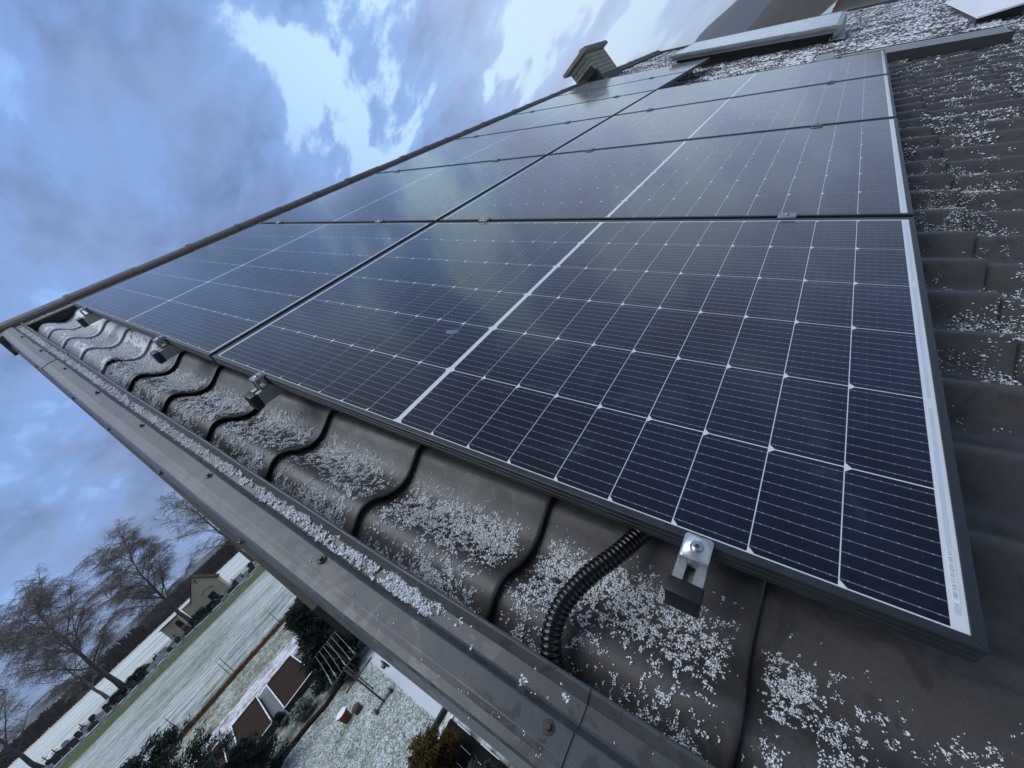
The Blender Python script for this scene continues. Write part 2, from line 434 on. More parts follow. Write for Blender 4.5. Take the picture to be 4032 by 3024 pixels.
def verge(u0, u1, lift):
    prof = [(-0.1935, -0.150), (-0.1955, -0.092), (-0.1970, -0.0885), (-0.1995, -0.0875), (-0.2015, -0.0885), (-0.2125, -0.1035), (-0.2330, -0.1060), (-0.2365, -0.1045),
            (-0.2455, -0.0915), (-0.2475, -0.0905), (-0.2790, -0.0905), (-0.2810, -0.0909), (-0.2905, -0.0945), (-0.2930, -0.0950),
            (-0.3030, -0.0962), (-0.3065, -0.0985), (-0.3082, -0.1045), (-0.3125, -0.1650), (-0.3150, -0.1830), (-0.3135, -0.1900), (-0.3060, -0.1880)]
    n = len(prof); us = np.linspace(u0, u1, max(3, int((u1 - u0) / 0.12)))
    V = []
    for u in us:
        wob = 0.0012 * math.sin(u * 5.1) + 0.0008 * math.sin(u * 13.7 + 1)
        sh = 0.010 * (1 - min(1.0, max(0.0, (u - 0.25) / 1.1)))     # the sheet is not quite straight: it swings in towards the eaves
        V += [(-u, v + wob * 0.6 - lift * 0.35 + sh * min(1.0, max(0.0, (-v - 0.25) / 0.05)), m + lift + wob) for v, m in prof]
    F = [(i * n + j, i * n + j + 1, (i + 1) * n + j + 1, (i + 1) * n + j) for i in range(len(us) - 1) for j in range(n - 1)]
    mb = MB(); mb.add(V, F); me = mb.mesh('verge_trim'); 
    return me
PIECES = [(-2.4, 0.352, 0.0), (0.336, 2.93, 0.0022), (2.91, 4.12, 0.0044)]
for u0, u1, l in PIECES:
    tr = hpart('verge_trim', verge(u0, u1, l), M['trim'])
    md = tr.modifiers.new('thick', 'SOLIDIFY'); md.thickness = 0.0014; md.offset = -1
    su = 0.365 - 0.468 * 6
    while su < 4.1:
        if u0 + 0.005 < su <= u1: link('screw', screw_me, None, tr, (-su, -0.2575, -0.0905 + l))
        su += 0.468
    for q in np.arange(u0 + 0.3, u1, 0.47): link('screw', screw_me, None, tr, (-q, -0.3125, -0.150 + l), (math.radians(97), 0, 0))
mb = MB(); mb.box((-2.48, -0.313, -0.258), (3.24, 0.022, 0.13)); hpart('barge_board', mb.mesh('barge_board'), M['board'])
mb = MB(); mb.box((0.77, -0.270, -0.258), (3.24, 0.022, 0.13)); hpart('barge_board', mb.mesh('barge_board'), M['board'])
mb = MB(); mb.box((-0.9, -0.24, -0.335), (6.4, 0.08, 0.02)); hpart('soffit', mb.mesh('soffit'), M['board'])
# far verge trim and the hidden slope behind the ridge
mb = MB(); mb.box((-0.9, VEND + 0.04, -0.15), (6.6, 0.16, 0.13)); hpart('far_verge_trim', mb.mesh('far_verge_trim'), M['trim'])
RX, RZ = -3.36, 2.36
mb = MB(); mb.prism([(RX, RZ - 0.02), (RX - 5.4, RZ - 0.02 - 5.4 * 0.7536), (RX - 5.4, RZ - 0.14 - 5.4 * 0.7536), (RX, RZ - 0.16)], 'y', -0.25, VEND)
hpart('rear_roof_slope', mb.mesh('rear_roof_slope'), M['trim'], roof=False)
mb = MB(); mb.prism([(2.0, GZ - 0.3), (2.0, -1.95), (RX, RZ - 0.32), (RX - 5.2, -1.95), (RX - 5.2, GZ - 0.3)], 'y', -0.20, VEND - 0.1)
hpart('wall', mb.mesh('wall'), M['plaster'], roof=False)
mb = MB(); mb.box((2.75, 6.0, -2.20), (0.16, 12.9, 0.12)); hpart('eaves_gutter', mb.mesh('eaves_gutter'), M['trim'], roof=False)

# ridge: short half-round caps with a collar, lapped along the ridge
def ridge_mesh():
    mb = MB(); L = 0.405; n = 14
    for y0, y1, r0, r1 in ((0, L, 0.088, 0.088), (0, 0.028, 0.092, 0.092)):
        prof = []
        for r in (r0, r0 - 0.004):
            pr = [(0.132, -0.046), (0.112, -0.036)] + [(r * math.cos(a), r * math.sin(a)) for a in np.linspace(-0.05, math.pi + 0.05, n)] + [(-0.112, -0.036), (-0.132, -0.046)]
            prof.append([(p, q - (0 if r == r0 else 0.004)) for p, q in pr])
        poly = prof[0] + prof[1][::-1]
        mb.prism(poly, 'y', y0, y1)
    return mb.mesh('ridge_tile')
rm = ridge_mesh(); rm.materials.append(M['ridge'])
for i in range(32):
    y = -0.345 + i * 0.398
    if y > VEND: break
    o = link('ridge_tile', rm, None, house, hz + Vector((RX, y, RZ - 0.005 + 0.0012 * (i % 2) + 0.002 * math.sin(i * 2.1))))
mb = MB(); mb.box((-4.0, 6.0, -0.125), (0.05, 12.6, 0.05)); hpart('ridge_closure', mb.mesh('ridge_closure'), M['board'])

# chimney
CX, CY = -3.285, 8.63
def chimney():
    w, d = 0.42, 0.86; z0 = 2.05; z1 = 2.735
    mb = MB(); mb.box((CX, CY, (z0 + z1) / 2), (w - 0.014, d - 0.014, z1 - z0))
    core = hpart('chimney', mb.mesh('chimney'), M['mortar'], roof=False)
    bm_ = {}
    def brick(L, flip):
        key = (round(L, 3), flip)
        if key not in bm_:
            b = MB(); b.box((0, 0, 0), (L, 0.09, 0.063) if not flip else (0.09, L, 0.063)); me = b.mesh('brick'); bevel_mesh(me, 0.004, 1); me.materials.append(M['brick']); bm_[key] = me
        return bm_[key]
    row = 0; z = 2.13
    while z + 0.063 < z1 + 0.02:
        off = 0.0 if row % 2 else 0.5
        for face in (-1, 1):
            for a, b in ([(-0.21, 0.0), (0.0, 0.21)] if off == 0 else [(-0.21, -0.105), (-0.105, 0.105), (0.105, 0.21)]):
                link('brick', brick(b - a - 0.009, False), None, core, (CX + (a + b) / 2 + random.uniform(-.001, .001), CY + face * (d / 2 - 0.045), z + 0.0315))
            ys = [-0.335, -0.11, 0.115, 0.335] if off == 0 else [-0.335, -0.223, 0.0, 0.223, 0.335]
            for a, b in zip(ys[:-1], ys[1:]):
                link('brick', brick(b - a - 0.009, True), None, core, (CX + face * (w / 2 - 0.0448), CY + (a + b) / 2, z + 0.0315))
        z += 0.074; row += 1
    mb = MB(); mb.box((CX, CY, z1 + 0.03), (w + 0.16, d + 0.16, 0.055)); mb.box((CX, CY, z1 + 0.068), (w + 0.10, d + 0.10, 0.025), taper=0.9)
    me = mb.mesh('cap'); link('cap', me, M['concrete'], core)
    mb = MB(); mb.lathe([(0.050, 0), (0.050, 0.17), (0.042, 0.17), (0.042, 0.02)], (CX - 0.02, CY + 0.10, z1 + 0.06), 16); link('flue_pipe', mb.mesh('flue_pipe', True), M['concrete'], core)
    mb = MB(); x = CX + w / 2 + 0.012; mb.box((x, CY, 2.17), (0.018, d + 0.05, 0.22)); mb.box((CX, CY - d / 2 - 0.012, 2.24), (w + 0.05, 0.018, 0.34))
    link('flashing', mb.mesh('flashing'), M['lead'], core)
    mb = MB(); mb.box((CX + 0.02, CY - d / 2 - 0.05, 2.44), (0.34, 0.07, 0.13)); link('soot_door', mb.mesh('soot_door'), M['board'], core)
chimney()

# roof window and snow-covered hatch beyond the panels
def roof_window():
    mb = MB(); mb.box((-1.36, 7.94, -0.075), (1.86, 1.16, 0.16))
    root = hpart('roof_window', mb.mesh('roof_window'), M['board'])  # near-black body: the shadow below the sash is put into its colour
    P = lambda n: [(-0.36, 7.24, n + 0.0), (-2.36, 7.24, n + 0.05), (-2.36, 8.56, n + 0.075), (-0.36, 8.56, n + 0.055)]
    def slab(lo, hi, inset=0.0):
        b = MB(); c = Vector((-1.36, 7.9, 0)); vs = []
        for n in (lo, hi):
            for p in P(n):
                q = Vector(p); q.x += inset * (1 if q.x < c.x else -1); q.y += inset * (1 if q.y < c.y else -1); vs.append(q)
        b.add(vs, [(0, 1, 2, 3), (4, 7, 6, 5), (0, 4, 5, 1), (1, 5, 6, 2), (2, 6, 7, 3), (3, 7, 4, 0)]); return b
    link('frame', slab(-0.035, 0.0, 0.03).mesh('frame'), M['alu_dull'], root)
    link('sash', slab(0.004, 0.034).mesh('sash'), M['alu_dull'], root)
    link('pane', slab(0.0345, 0.040, 0.05).mesh('pane'), M['winglass'], root)
    mb = MB(); mb.add([(-0.30, 7.20, -0.10), (-0.46, 7.20, -0.10), (-0.42, 7.60, 0.03), (-0.345, 8.5, 0.07), (-0.33, 8.5, -0.10)], [(0, 1, 2, 3, 4)])
    link('flashing', mb.mesh('flashing'), M['alu_dull'], root)
    for k in range(5):
        mb = MB(); mb.box((-0.55 - 0.4 * k, 7.235, 0.03 + 0.010 * k), (0.06, 0.02, 0.02)); link('clip', mb.mesh('clip'), M['alu_dull'], root)
roof_window()
def hatch():
    mb = MB(); mb.box((0.90, 7.5, -0.10), (0.34, 2.0, 0.08)); r = hpart('roof_hatch', mb.mesh('roof_hatch'), M['lead'])
    mb = MB(); mb.add([(0.70, 6.25, -0.055), (1.06, 6.25, 0.0), (1.04, 8.75, -0.035), (0.68, 8.75, -0.055), (0.70, 6.25, -0.070), (1.06, 6.25, -0.015), (1.04, 8.75, -0.05), (0.68, 8.75, -0.07)],
           [(0, 1, 2, 3), (7, 6, 5, 4), (0, 4, 5, 1), (1, 5, 6, 2), (2, 6, 7, 3), (3, 7, 4, 0)])
    link('lid', mb.mesh('lid'), M['snowflat'], r)
    mb = MB(); mb.tube([(0.98, 6.2, -0.085), (1.10, 6.35, -0.06), (1.2, 6.5, -0.075)], 0.012, 5); link('stay', mb.mesh('stay'), M['board'], r)
hatch()
def walkway():
    r = empty('roof_walkway', 'grey metal roof walkway tray lying behind the last lower solar panel', 'walkway', W3(-0.2, 4.83, -0.12), ROOF)
    mb = MB(); L = 1.06
    mb.box((0, 0.006, 0.033), (L, 0.012, 0.070)); mb.box((0, 0.43, 0.033), (L, 0.012, 0.070)); link('side_rail', mb.mesh('side_rail'), M['lead'], r)  # rails darker than the treads: front-face shadow put into their colour
    for i in range(4):
        mb = MB(); mb.box((0, 0.065 + i * 0.1, 0.058), (L - 0.01, 0.084, 0.012)); link('tread', mb.mesh('tread'), M['alu_dull'], r)
    mb = MB(); mb.box((-0.60, 0.55, 0.045), (0.13, 0.62, 0.006)); link('end_plate', mb.mesh('end_plate'), M['alu_dull'], r)
walkway()

# ------------------------------------------------------------------ solar panels
PL, PW, GAP = 1.722, 1.134, 0.020
def frame_bar(side):
    prof = [(0.0110, -0.0045), (0.0110, -0.0003), (0.0106, 0.0), (0.0014, 0.0), (0.0004, -0.0005), (0.0, -0.0016), (0.0, -0.0085), (0.0009, -0.0092), (0.0009, -0.0104), (0.0, -0.0111),
            (0.0, -0.0180), (0.0009, -0.0187), (0.0009, -0.0199), (0.0, -0.0206), (0.0, -0.0300), (0.018, -0.0300), (0.018, -0.0288), (0.0018, -0.0288), (0.0018, -0.0060), (0.0110, -0.0045)]
    mb = MB(); V = []; g = 0.00025
    for end in (0, 1):
        for d, n in prof:
            if side in ('near', 'far'):
                s = d + g if end == 0 else PL - d - g; y = d if side == 'near' else PW - d; V.append((-s, y, n))
            else:
                s = d + g if end == 0 else PW - d - g; x = d if side == 'low' else PL - d; V.append((-x, s, n))
    m = len(prof) - 1; V2 = V[:m] + V[len(prof):len(prof) + m]
    mb.add(V2, [(i, (i + 1) % m, (i + 1) % m + m, i + m) for i in range(m)] + [tuple(range(m)), tuple(range(2 * m - 1, m - 1, -1))])
    me = mb.mesh('frame_bar'); me.materials.append(M['frame']); return me
BARS = [frame_bar(s) for s in ('near', 'far', 'low', 'high')]
mb = MB(); mb.box((-PL / 2, PW / 2, -0.0045), (PL - 0.006, PW - 0.006, 0.005)); LAM = mb.mesh('laminate'); LAM.materials.append(M['back'])
CW, CH, CHF = 0.0907, 0.1818, 0.0072
def cell_mesh(side):
    x0, x1, y0, y1 = -CW / 2, CW / 2, -CH / 2, CH / 2; c = CHF
    if side < 0: P = [(x0 + c, y0), (x1, y0), (x1, y1), (x0 + c, y1), (x0, y1 - c), (x0, y0 + c)]     # cut corners on the up-slope side
    else: P = [(x0, y0), (x1 - c, y0), (x1, y0 + c), (x1, y1 - c), (x1 - c, y1), (x0, y1)]
    mb = MB(); mb.prism(P, 'z', -0.00020, 0.0); me = mb.mesh('cell'); me.materials.append(M['cell']); return me
CELLS = (cell_mesh(-1), cell_mesh(1))
PU = 0.09225
mb = MB()
for a, b in ((0.03, 0.36), (0.385, 0.75), (0.775, 1.105)): mb.box((-0.0185, (a + b) / 2, -0.0019), (0.005, b - a, 0.0003))
RIB = mb.mesh('ribbon'); RIB.materials.append(M['ribbon'])
mb = MB()
for a, b in ((0.03, 0.36), (0.385, 0.75), (0.775, 1.105)): mb.box((-(PL - 0.0185), (a + b) / 2, -0.0019), (0.005, b - a, 0.0003))
RIB2 = mb.mesh('ribbon'); RIB2.materials.append(M['ribbon'])
def panel(u0, v0, label):
    r = empty('solar_panel', label, 'solar panel', W3(u0, v0, 0), ROOF, 'solar panels on the roof')
    for me in BARS: link('frame_bar', me, None, r)
    lam = link('laminate', LAM, None, r)
    for half in (0, 1):
        for i in range(9):
            uu = (0.0255 + CW / 2 + i * PU) if half == 0 else (PL - 0.0255 - CW / 2 - i * PU)
            for j in range(6):
                vv = 0.0138 + CH / 2 + j * 0.18405
                c = bpy.data.objects.new('cell', CELLS[half]); COL.objects.link(c); c.parent = lam; c.location = (-uu, vv, -0.00165)
    link('ribbon', RIB, None, lam); link('ribbon', RIB2, None, lam)
    return r, lam
ORD = ['first', 'second', 'third', 'fourth', 'fifth', 'sixth']
for row in range(6):
    for colm in (0, 1):
        if colm == 0 and row > 3: continue
        where = 'lower' if colm == 0 else 'upper'
        if row == 0: lab = 'large framed solar panel nearest the viewer, beside the corrugated black conduit' if colm == 0 else 'framed solar panel in the upper column, closest to the verge and the ridge'
        elif row == 5: lab = 'last small-looking solar panel below the brick chimney, at the far end of the upper column'
        elif row == 3 and colm == 0: lab = 'farthest solar panel of the lower column, in front of the metal walkway tray'
        else: lab = '%s solar panel of the %s column, counted from the verge trim' % (ORD[row], where)
        r, lam = panel(colm * (PL + GAP), row * (PW + GAP), lab)
        if row == 0 and colm == 0:
            mb = MB(); mb.box((0, 0, 0), (0.006, 0.075, 0.0003)); link('barcode_label', mb.mesh('barcode_label'), M['label'], lam, (-0.0185, 0.075, -0.0016))

# a dried pale smear on the near panel's glass
V = [(0.97 + 0.020 * math.cos(t) * (1 + 0.3 * math.sin(3 * t)), 0.335 + 0.012 * math.sin(t) * (1 + 0.35 * math.cos(2 * t + 1)), 0) for t in np.linspace(0, 6.1, 14)]
mb = MB(); mb.prism([(-a, b) for a, b, _ in V], 'z', -0.00160, -0.00152)
smo = link('dried_smear', mb.mesh('dried_smear'), plain('dried_smear', (0.10, 0.12, 0.18), 0.6, 0, 0.5, 120, Coat_Weight=1.0, Coat_Roughness=0.08), None, (0, 0, 0), ROOF)
tag(smo, 'pale dried smear on the glass of the near solar panel', 'smear')

# mounting rails with end caps
RAILS = [(0.265, 4.66), (1.405, 4.66), (2.135, 6.96), (3.185, 6.96)]
rail_poly = [(-0.019, -0.070), (0.019, -0.070), (0.019, -0.0302), (0.006, -0.0302), (0.006, -0.033), (0.013, -0.034), (0.013, -0.044), (-0.013, -0.044), (-0.013, -0.034), (-0.006, -0.033), (-0.006, -0.0302), (-0.019, -0.0302)]
RN = ['lowest aluminium mounting rail with black end cap, beside the conduit', 'second aluminium mounting rail from the eaves, end cap below the panel joint',
      'third aluminium mounting rail from the eaves, left of the panel joint', 'uppermost aluminium mounting rail, closest to the ridge']
for (ru, rl), lab in zip(RAILS, RN):
    r = empty('mounting_rail', lab, 'rail', W3(ru, -0.062, 0), ROOF, 'rails under the solar panels')
    mb = MB(); mb.prism(rail_poly, 'y', 0.0, rl + 0.06); link('profile', mb.mesh('profile'), M['rail'], r)
    mb = MB(); mb.box((0, 0.008, -0.0505), (0.0435, 0.0215, 0.0445)); me = bevel_mesh(mb.mesh('end_cap'), 0.0022, 2); me.shade_smooth(); link('end_cap', me, M['plastic'], r)
    for hv in np.arange(0.35, rl, 0.9):
        mb = MB(); mb.box((0.028, hv, -0.098), (0.012, 0.05, 0.09)); mb.box((-0.02, hv, -0.135), (0.11, 0.05, 0.006)); link('roof_hook', mb.mesh('roof_hook'), M['alu_dull'], r)

def clamp_meshes():
    # end clamp: rounded plate gripping the frame lip, leg down to the rail, bolt
    P = []
    def rr(x0, x1, y0, y1, r, n=4):
        pts = []
        for cx, cy, a0 in ((x1 - r, y0 + r, -90), (x1 - r, y1 - r, 0), (x0 + r, y1 - r, 90), (x0 + r, y0 + r, 180)):
            for i in range(n + 1): a = math.radians(a0 + 90 * i / n); pts.append((cx + r * math.cos(a), cy + r * math.sin(a)))
        return pts
    mb = MB(); outline = rr(-0.0175, 0.0175, -0.0285, 0.0065, 0.005)
    # notch in the outer edge
    mb.prism(outline, 'z', 0.0006, 0.0050)
    me = mb.mesh('plate'); bm = bmesh.new(); bm.from_mesh(me)
    bmesh.ops.bevel(bm, geom=[e for e in bm.edges if abs(e.verts[0].co.z - 0.005) < 1e-5 and abs(e.verts[1].co.z - 0.005) < 1e-5], offset=0.0014, segments=2, affect='EDGES'); bm.to_mesh(me); bm.free(); me.shade_smooth()
    leg = MB(); leg.box((-0.012, -0.0255, -0.014), (0.010, 0.005, 0.032)); leg.box((0.012, -0.0255, -0.014), (0.010, 0.005, 0.032)); leg.box((0, -0.012, -0.0285), (0.026, 0.018, 0.006)); leg.box((0, -0.0055, -0.014), (0.032, 0.005, 0.030))
    bolt = MB(); bolt.lathe([(0.0088, 0.0), (0.0088, 0.0004)], (0, 0, 0.0049), 20); bolt.lathe([(0.0066, 0.0005), (0.0066, 0.0022), (0.0048, 0.0036), (0.0030, 0.0038)], (0, 0, 0.0050), 20)
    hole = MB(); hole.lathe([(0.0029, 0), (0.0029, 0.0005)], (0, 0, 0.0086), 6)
    # mid clamp
    mid = MB(); mid.prism(rr(-0.024, 0.024, -0.017, 0.017, 0.005), 'z', 0.0006, 0.0075)
    mm = mid.mesh('plate'); bm = bmesh.new(); bm.from_mesh(mm)
    bmesh.ops.bevel(bm, geom=[e for e in bm.edges if e.verts[0].co.z > 0.007 and e.verts[1].co.z > 0.007], offset=0.002, segments=1, affect='EDGES'); bm.to_mesh(mm); bm.free()
    stem = MB(); stem.box((0, 0, -0.014), (0.04, 0.012, 0.030))
    return me, leg.mesh('leg'), bolt.mesh('bolt', False), hole.mesh('socket'), mm, stem.mesh('stem')
CP, CL, CB, CHo, MP, MS = clamp_meshes()
for me, k in ((CL, 'alu'), (CB, 'steel'), (CHo, 'hole'), (MS, 'clamp_dark')): me.materials.append(M[k])
EL = ['bright aluminium end clamp gripping the near panel frame above the lowest rail cap', 'aluminium end clamp on the near panel edge, just right of the panel joint',
      'frosted end clamp on the upper panel edge, left of the panel joint', 'small end clamp on the upper panel edge close to the ridge']
def clamp(u, v, label, end, dark, flip=False):
    c = empty('end_clamp' if end else 'mid_clamp', label, 'clamp', W3(u, v, 0), ROOF if not flip else (0, TH, 0), 'clamps holding the panels')
    pm = (CP if end else MP)
    if dark: 
        pm = pm.copy(); pm.materials.clear(); pm.materials.append(M['clamp_dark'])
    elif not pm.materials: pm.materials.append(M['alu'])
    lg = CL if end else MS
    if dark and end:
        lg = lg.copy(); lg.materials.clear(); lg.materials.append(M['clamp_dark'])
    rz = math.pi if flip else 0.0
    for nm, me, off in (('plate', pm, (0, 0, 0)), ('leg' if end else 'stem', lg, (0, 0, 0)), ('bolt', CB, (0, -0.011 if end and not flip else (0.011 if end else 0), 0 if end else 0.0025)), ('socket', CHo, (0, -0.011 if end and not flip else (0.011 if end else 0), 0 if end else 0.0025))):
        link(nm, me, None, c, off, (0, 0, rz))
for i, (ru, rl) in enumerate(RAILS): clamp((0.263, 1.403, 2.142, 3.185)[i], 0.0, EL[i], True, i > 0)
MP.materials.append(M['clamp_dark'])
RA = ['on the lowest rail', 'on the second rail', 'on the third rail', 'on the uppermost rail']
for i, (ru, rl) in enumerate(RAILS):
    nrow = 4 if i < 2 else 6
    for g in range(1, nrow):
        clamp((0.283, 1.43, 2.148, 3.185)[i], g * (PW + GAP) - GAP / 2, 'mid clamp %s between the %s and %s panels from the verge' % (RA[i], ORD[g - 1], ORD[g]), False, True)
    clamp((0.283, 1.43, 2.148, 3.185)[i], nrow * (PW + GAP) - GAP, 'end clamp %s at the far edge of its panel column' % RA[i], True, True, True)

# corrugated conduit
def conduit():
    ctrl = [(0.325, 0.085, -0.105), (0.3505, 0.028, -0.092), (0.3700, -0.022, -0.085), (0.3950, -0.071, -0.085), (0.4110, -0.117, -0.088), (0.4127, -0.152, -0.093), (0.4050, -0.180, -0.104), (0.3955, -0.197, -0.125), (0.392, -0.203, -0.16)]
    pts = np.array([(-a, b, c) for a, b, c in ctrl]); 
    def cr(t):
        i = int(min(max(t, 0), len(pts) - 1.0001)); f = t - i
        p0, p1, p2, p3 = pts[max(i - 1, 0)], pts[i], pts[i + 1], pts[min(i + 2, len(pts) - 1)]
        return 0.5 * (2 * p1 + (-p0 + p2) * f + (2 * p0 - 5 * p1 + 4 * p2 - p3) * f * f + (-p0 + 3 * p1 - 3 * p2 + p3) * f ** 3)
    dense = np.array([cr(t) for t in np.linspace(0, len(pts) - 1.001, 600)])
    d = np.r_[0, np.cumsum(np.linalg.norm(np.diff(dense, axis=0), axis=1))]
    pitch = 0.0078; P = []; R = []
    for k in range(int(d[-1] / pitch)):
        for fr, rr in ((0.0, 0.0128), (0.10, 0.0128), (0.17, 0.0146), (0.30, 0.0152), (0.78, 0.0152), (0.92, 0.0146)):
            s = (k + fr) * pitch; P.append([np.interp(s, d, dense[:, a]) for a in range(3)]); R.append(rr)
    mb = MB(); mb.tube(P, R, 22); me = mb.mesh('corrugated_conduit', True)
    o = link('corrugated_conduit', me, M['conduit'], None, (0, 0, 0), ROOF)
    tag(o, 'glossy black corrugated conduit bending from under the near panel to the verge', 'conduit')
conduit()

# ------------------------------------------------------------------ snow grains lying on roof and trim
def icosa():
    p = (1 + 5 ** .5) / 2
    v = np.array([(-1, p, 0), (1, p, 0), (-1, -p, 0), (1, -p, 0), (0, -1, p), (0, 1, p), (0, -1, -p), (0, 1, -p), (p, 0, -1), (p, 0, 1), (-p, 0, -1), (-p, 0, 1)], float); v /= np.linalg.norm(v[0])
    f = np.array([(0, 11, 5), (0, 5, 1), (0, 1, 7), (0, 7, 10), (0, 10, 11), (1, 5, 9), (5, 11, 4), (11, 10, 2), (10, 7, 6), (7, 1, 8), (3, 9, 4), (3, 4, 2), (3, 2, 6), (3, 6, 8), (3, 8, 9), (4, 9, 5), (2, 4, 11), (6, 2, 10), (8, 6, 7), (9, 8, 1)])
    return v, f
OCT = (np.array([(1, 0, 0), (-1, 0, 0), (0, 1, 0), (0, -1, 0), (0, 0, 1), (0, 0, -1)], float), np.array([(0, 2, 4), (2, 1, 4), (1, 3, 4), (3, 0, 4), (2, 0, 5), (1, 2, 5), (3, 1, 5), (0, 3, 5)]))
ICO = icosa()
grain_v, grain_f = [], []; goff = 0
def grains(u, v, n, r, shape):
    global goff
    bv, bf = shape; m = len(u)
    if m == 0: return
    jit = rng.uniform(0.6, 1.3, (m, len(bv), 1)); sc = rng.uniform(0.65, 1.25, (m, 1, 3)); a = rng.uniform(0, 6.28, m)
    p = bv[None] * jit * sc * r[:, None, None]
    x = p[..., 0] * np.cos(a)[:, None] - p[..., 1] * np.sin(a)[:, None]; y = p[..., 0] * np.sin(a)[:, None] + p[..., 1] * np.cos(a)[:, None]
    q = np.stack([x - u[:, None], y + v[:, None], p[..., 2] * 0.65 + n[:, None]], -1)
    grain_v.append(q.reshape(-1, 3)); grain_f.append((bf[None] + (np.arange(m) * len(bv))[:, None, None] + goff).reshape(-1, 3)); goff += m * len(bv)
def clump(u, v, sc, thr, seed):
    return fbm(u * sc, v * sc, 3, seed) > thr
def sm(x, a, b): t = np.clip((x - a) / (b - a), 0, 1); return t * t * (3 - 2 * t)
def scatter(N, ub, vb, rr, prob, nfun, shape, sc=110, seed=3, pile=1.2, jit=0.46):
    u = rng.uniform(*ub, N); v = rng.uniform(*vb, N); p = prob(u, v)
    fine = fbm(u * sc, v * sc, 3, seed) + jit * (rng.random(N) - 0.5) + 0.25 * (fbm(u * sc * .3, v * sc * .3, 2, seed + 9) - 0.5)
    keep = fine > (1.02 - 0.74 * np.clip(p, 0, 1.15))
    keep &= p > 0.02
    u, v, p, fine = u[keep], v[keep], p[keep], fine[keep]
    r = (rr[0] * 0.8 + (rr[1] - rr[0] * 0.8) * rng.random(len(u)) ** 2.2) * np.where(rng.random(len(u)) > 0.96, 1.6, 1.0)
    grains(u, v, nfun(u, v) + r * 0.35 + rng.random(len(u)) ** 2 * r * pile * np.clip(p, 0, 1), r, shape)
def p_verge(u, v):
    w = wave(v); t = ((u - UK) / US) % 1.0
    patch = fbm(u * 9 + 3, v * 16, 3, 21)
    g = 0.46 + 0.22 * sm(u, 0.15, 0.55) + 0.10 * sm(u, 1.2, 2.0) + 0.34 * sm(u, 1.9, 2.9)
    b = g * (0.52 + 0.62 * (1 - w)) + 0.95 * (patch - 0.5)
    b *= sm(t, 0.02, 0.12) * (1 - 0.8 * sm(t, 0.90, 0.99))
    b *= 1 - sm(v, -0.035, 0.03)
    return b
scatter(200000, (0.10, 1.25), (-0.193, 0.02), (0.0008, 0.0019), p_verge, surf, OCT, 150, 5)
scatter(95000, (1.25, 2.4), (-0.193, 0.02), (0.0014, 0.0029), p_verge, surf, OCT, 95, 6)
scatter(65000, (2.4, 3.98), (-0.193, 0.05), (0.0020, 0.0038), p_verge, surf, OCT, 80, 7)
# lower part of the roof beside and below the near panel corner
def p_low(u, v):
    w = wave(v); patch = fbm(u * 10 + 8, v * 11 + 2, 3, 31)
    b = 0.34 * (0.55 + 0.6 * (1 - w)) + 1.05 * (patch - 0.5) + 0.10 * sm(u, -0.1, 0.1)
    return b * (1 - 0.9 * sm(v, -0.03, 0.02))
scatter(130000, (-0.75, 0.10), (-0.193, 0.02), (0.0008, 0.0018), p_low, surf, OCT, 140, 9)
def p_right(u, v):
    w = wave(v); patch = fbm(u * 7 + 5, v * 5 + 1, 3, 41)
    b = 0.32 + 0.26 * sm(v, 0.45, 1.2) + 0.16 * sm(-u, 0.08, 0.3) + 1.5 * (patch - 0.5) - 0.34 * w
    return b * sm(-u, 0.0, 0.05) * (0.25 + 0.75 * sm(v, 0.25, 0.9))
scatter(85000, (-0.75, 0.0), (0.02, 2.2), (0.0016, 0.0034), p_right, surf, OCT, 42, 12, 1.5, 0.32)
scatter(75000, (-1.3, 0.02), (2.2, 6.5), (0.003, 0.0065), lambda u, v: p_right(u, v) + 0.02, surf, OCT, 24, 13, 1.5, 0.32)
# trim channel and trim face
def n_trim(u, v): return np.where(u > 0.336, np.where(u > 2.91, 0.0044, 0.0022), 0.0) + np.interp(-v, [0.1995, 0.2125, 0.233, 0.2455, 0.279, 0.2905, 0.3065], [-0.0875, -0.1035, -0.106, -0.0915, -0.0905, -0.0975, -0.100])
def p_chan(u, v):
    c = 1 - sm(np.abs(v + 0.2225), 0.008, 0.017)
    patch = fbm(u * 13, v * 30, 3, 51)
    g = 0.14 + 0.40 * sm(u, 0.56, 0.62) + 0.16 * sm(u, 1.8, 2.6)
    return c * (g + 1.0 * (patch - 0.45))
scatter(75000, (-0.1, 1.4), (-0.245, -0.203), (0.0012, 0.0026), p_chan, n_trim, OCT, 105, 15, 2.2)
scatter(36000, (1.4, 4.05), (-0.245, -0.203), (0.0016, 0.0030), p_chan, n_trim, OCT, 80, 16, 1.6)
scatter(22000, (0.0, 4.05), (-0.300, -0.247), (0.0007, 0.0016), lambda u, v: 0.27 + 0.5 * (fbm(u * 9, v * 22, 3, 61) - 0.5) + 0.32 * sm(u, 1.6, 3.2), n_trim, OCT, 140, 17)
# a lip of snow along the ridge flange
uu = rng.uniform(-0.34, 7.5, 9000); pr = fbm(uu * 6, uu * 0, 3, 71) + 0.25 * rng.random(len(uu)); uu = uu[pr > 0.42]
rx = RX + rng.uniform(0.108, 0.132, len(uu)); rzz = RZ - 0.040 + rng.random(len(uu)) * 0.006
lu = -(rx * CT - rzz * ST); ln = rx * ST + rzz * CT
grains(lu, uu, ln, rng.uniform(0.002, 0.0042, len(uu)) , OCT)
me = npmesh('snow_grains', np.concatenate(grain_v), np.concatenate(grain_f))
so = link('snow_grains', me, M['snow'], None, (0, 0, 0), ROOF)
tag(so, 'scattered white snow grains lying in the roof waves and the trim channel', 'snow', kind='stuff')
print('SNOW', len(me.polygons))  # , len(me.polygons))

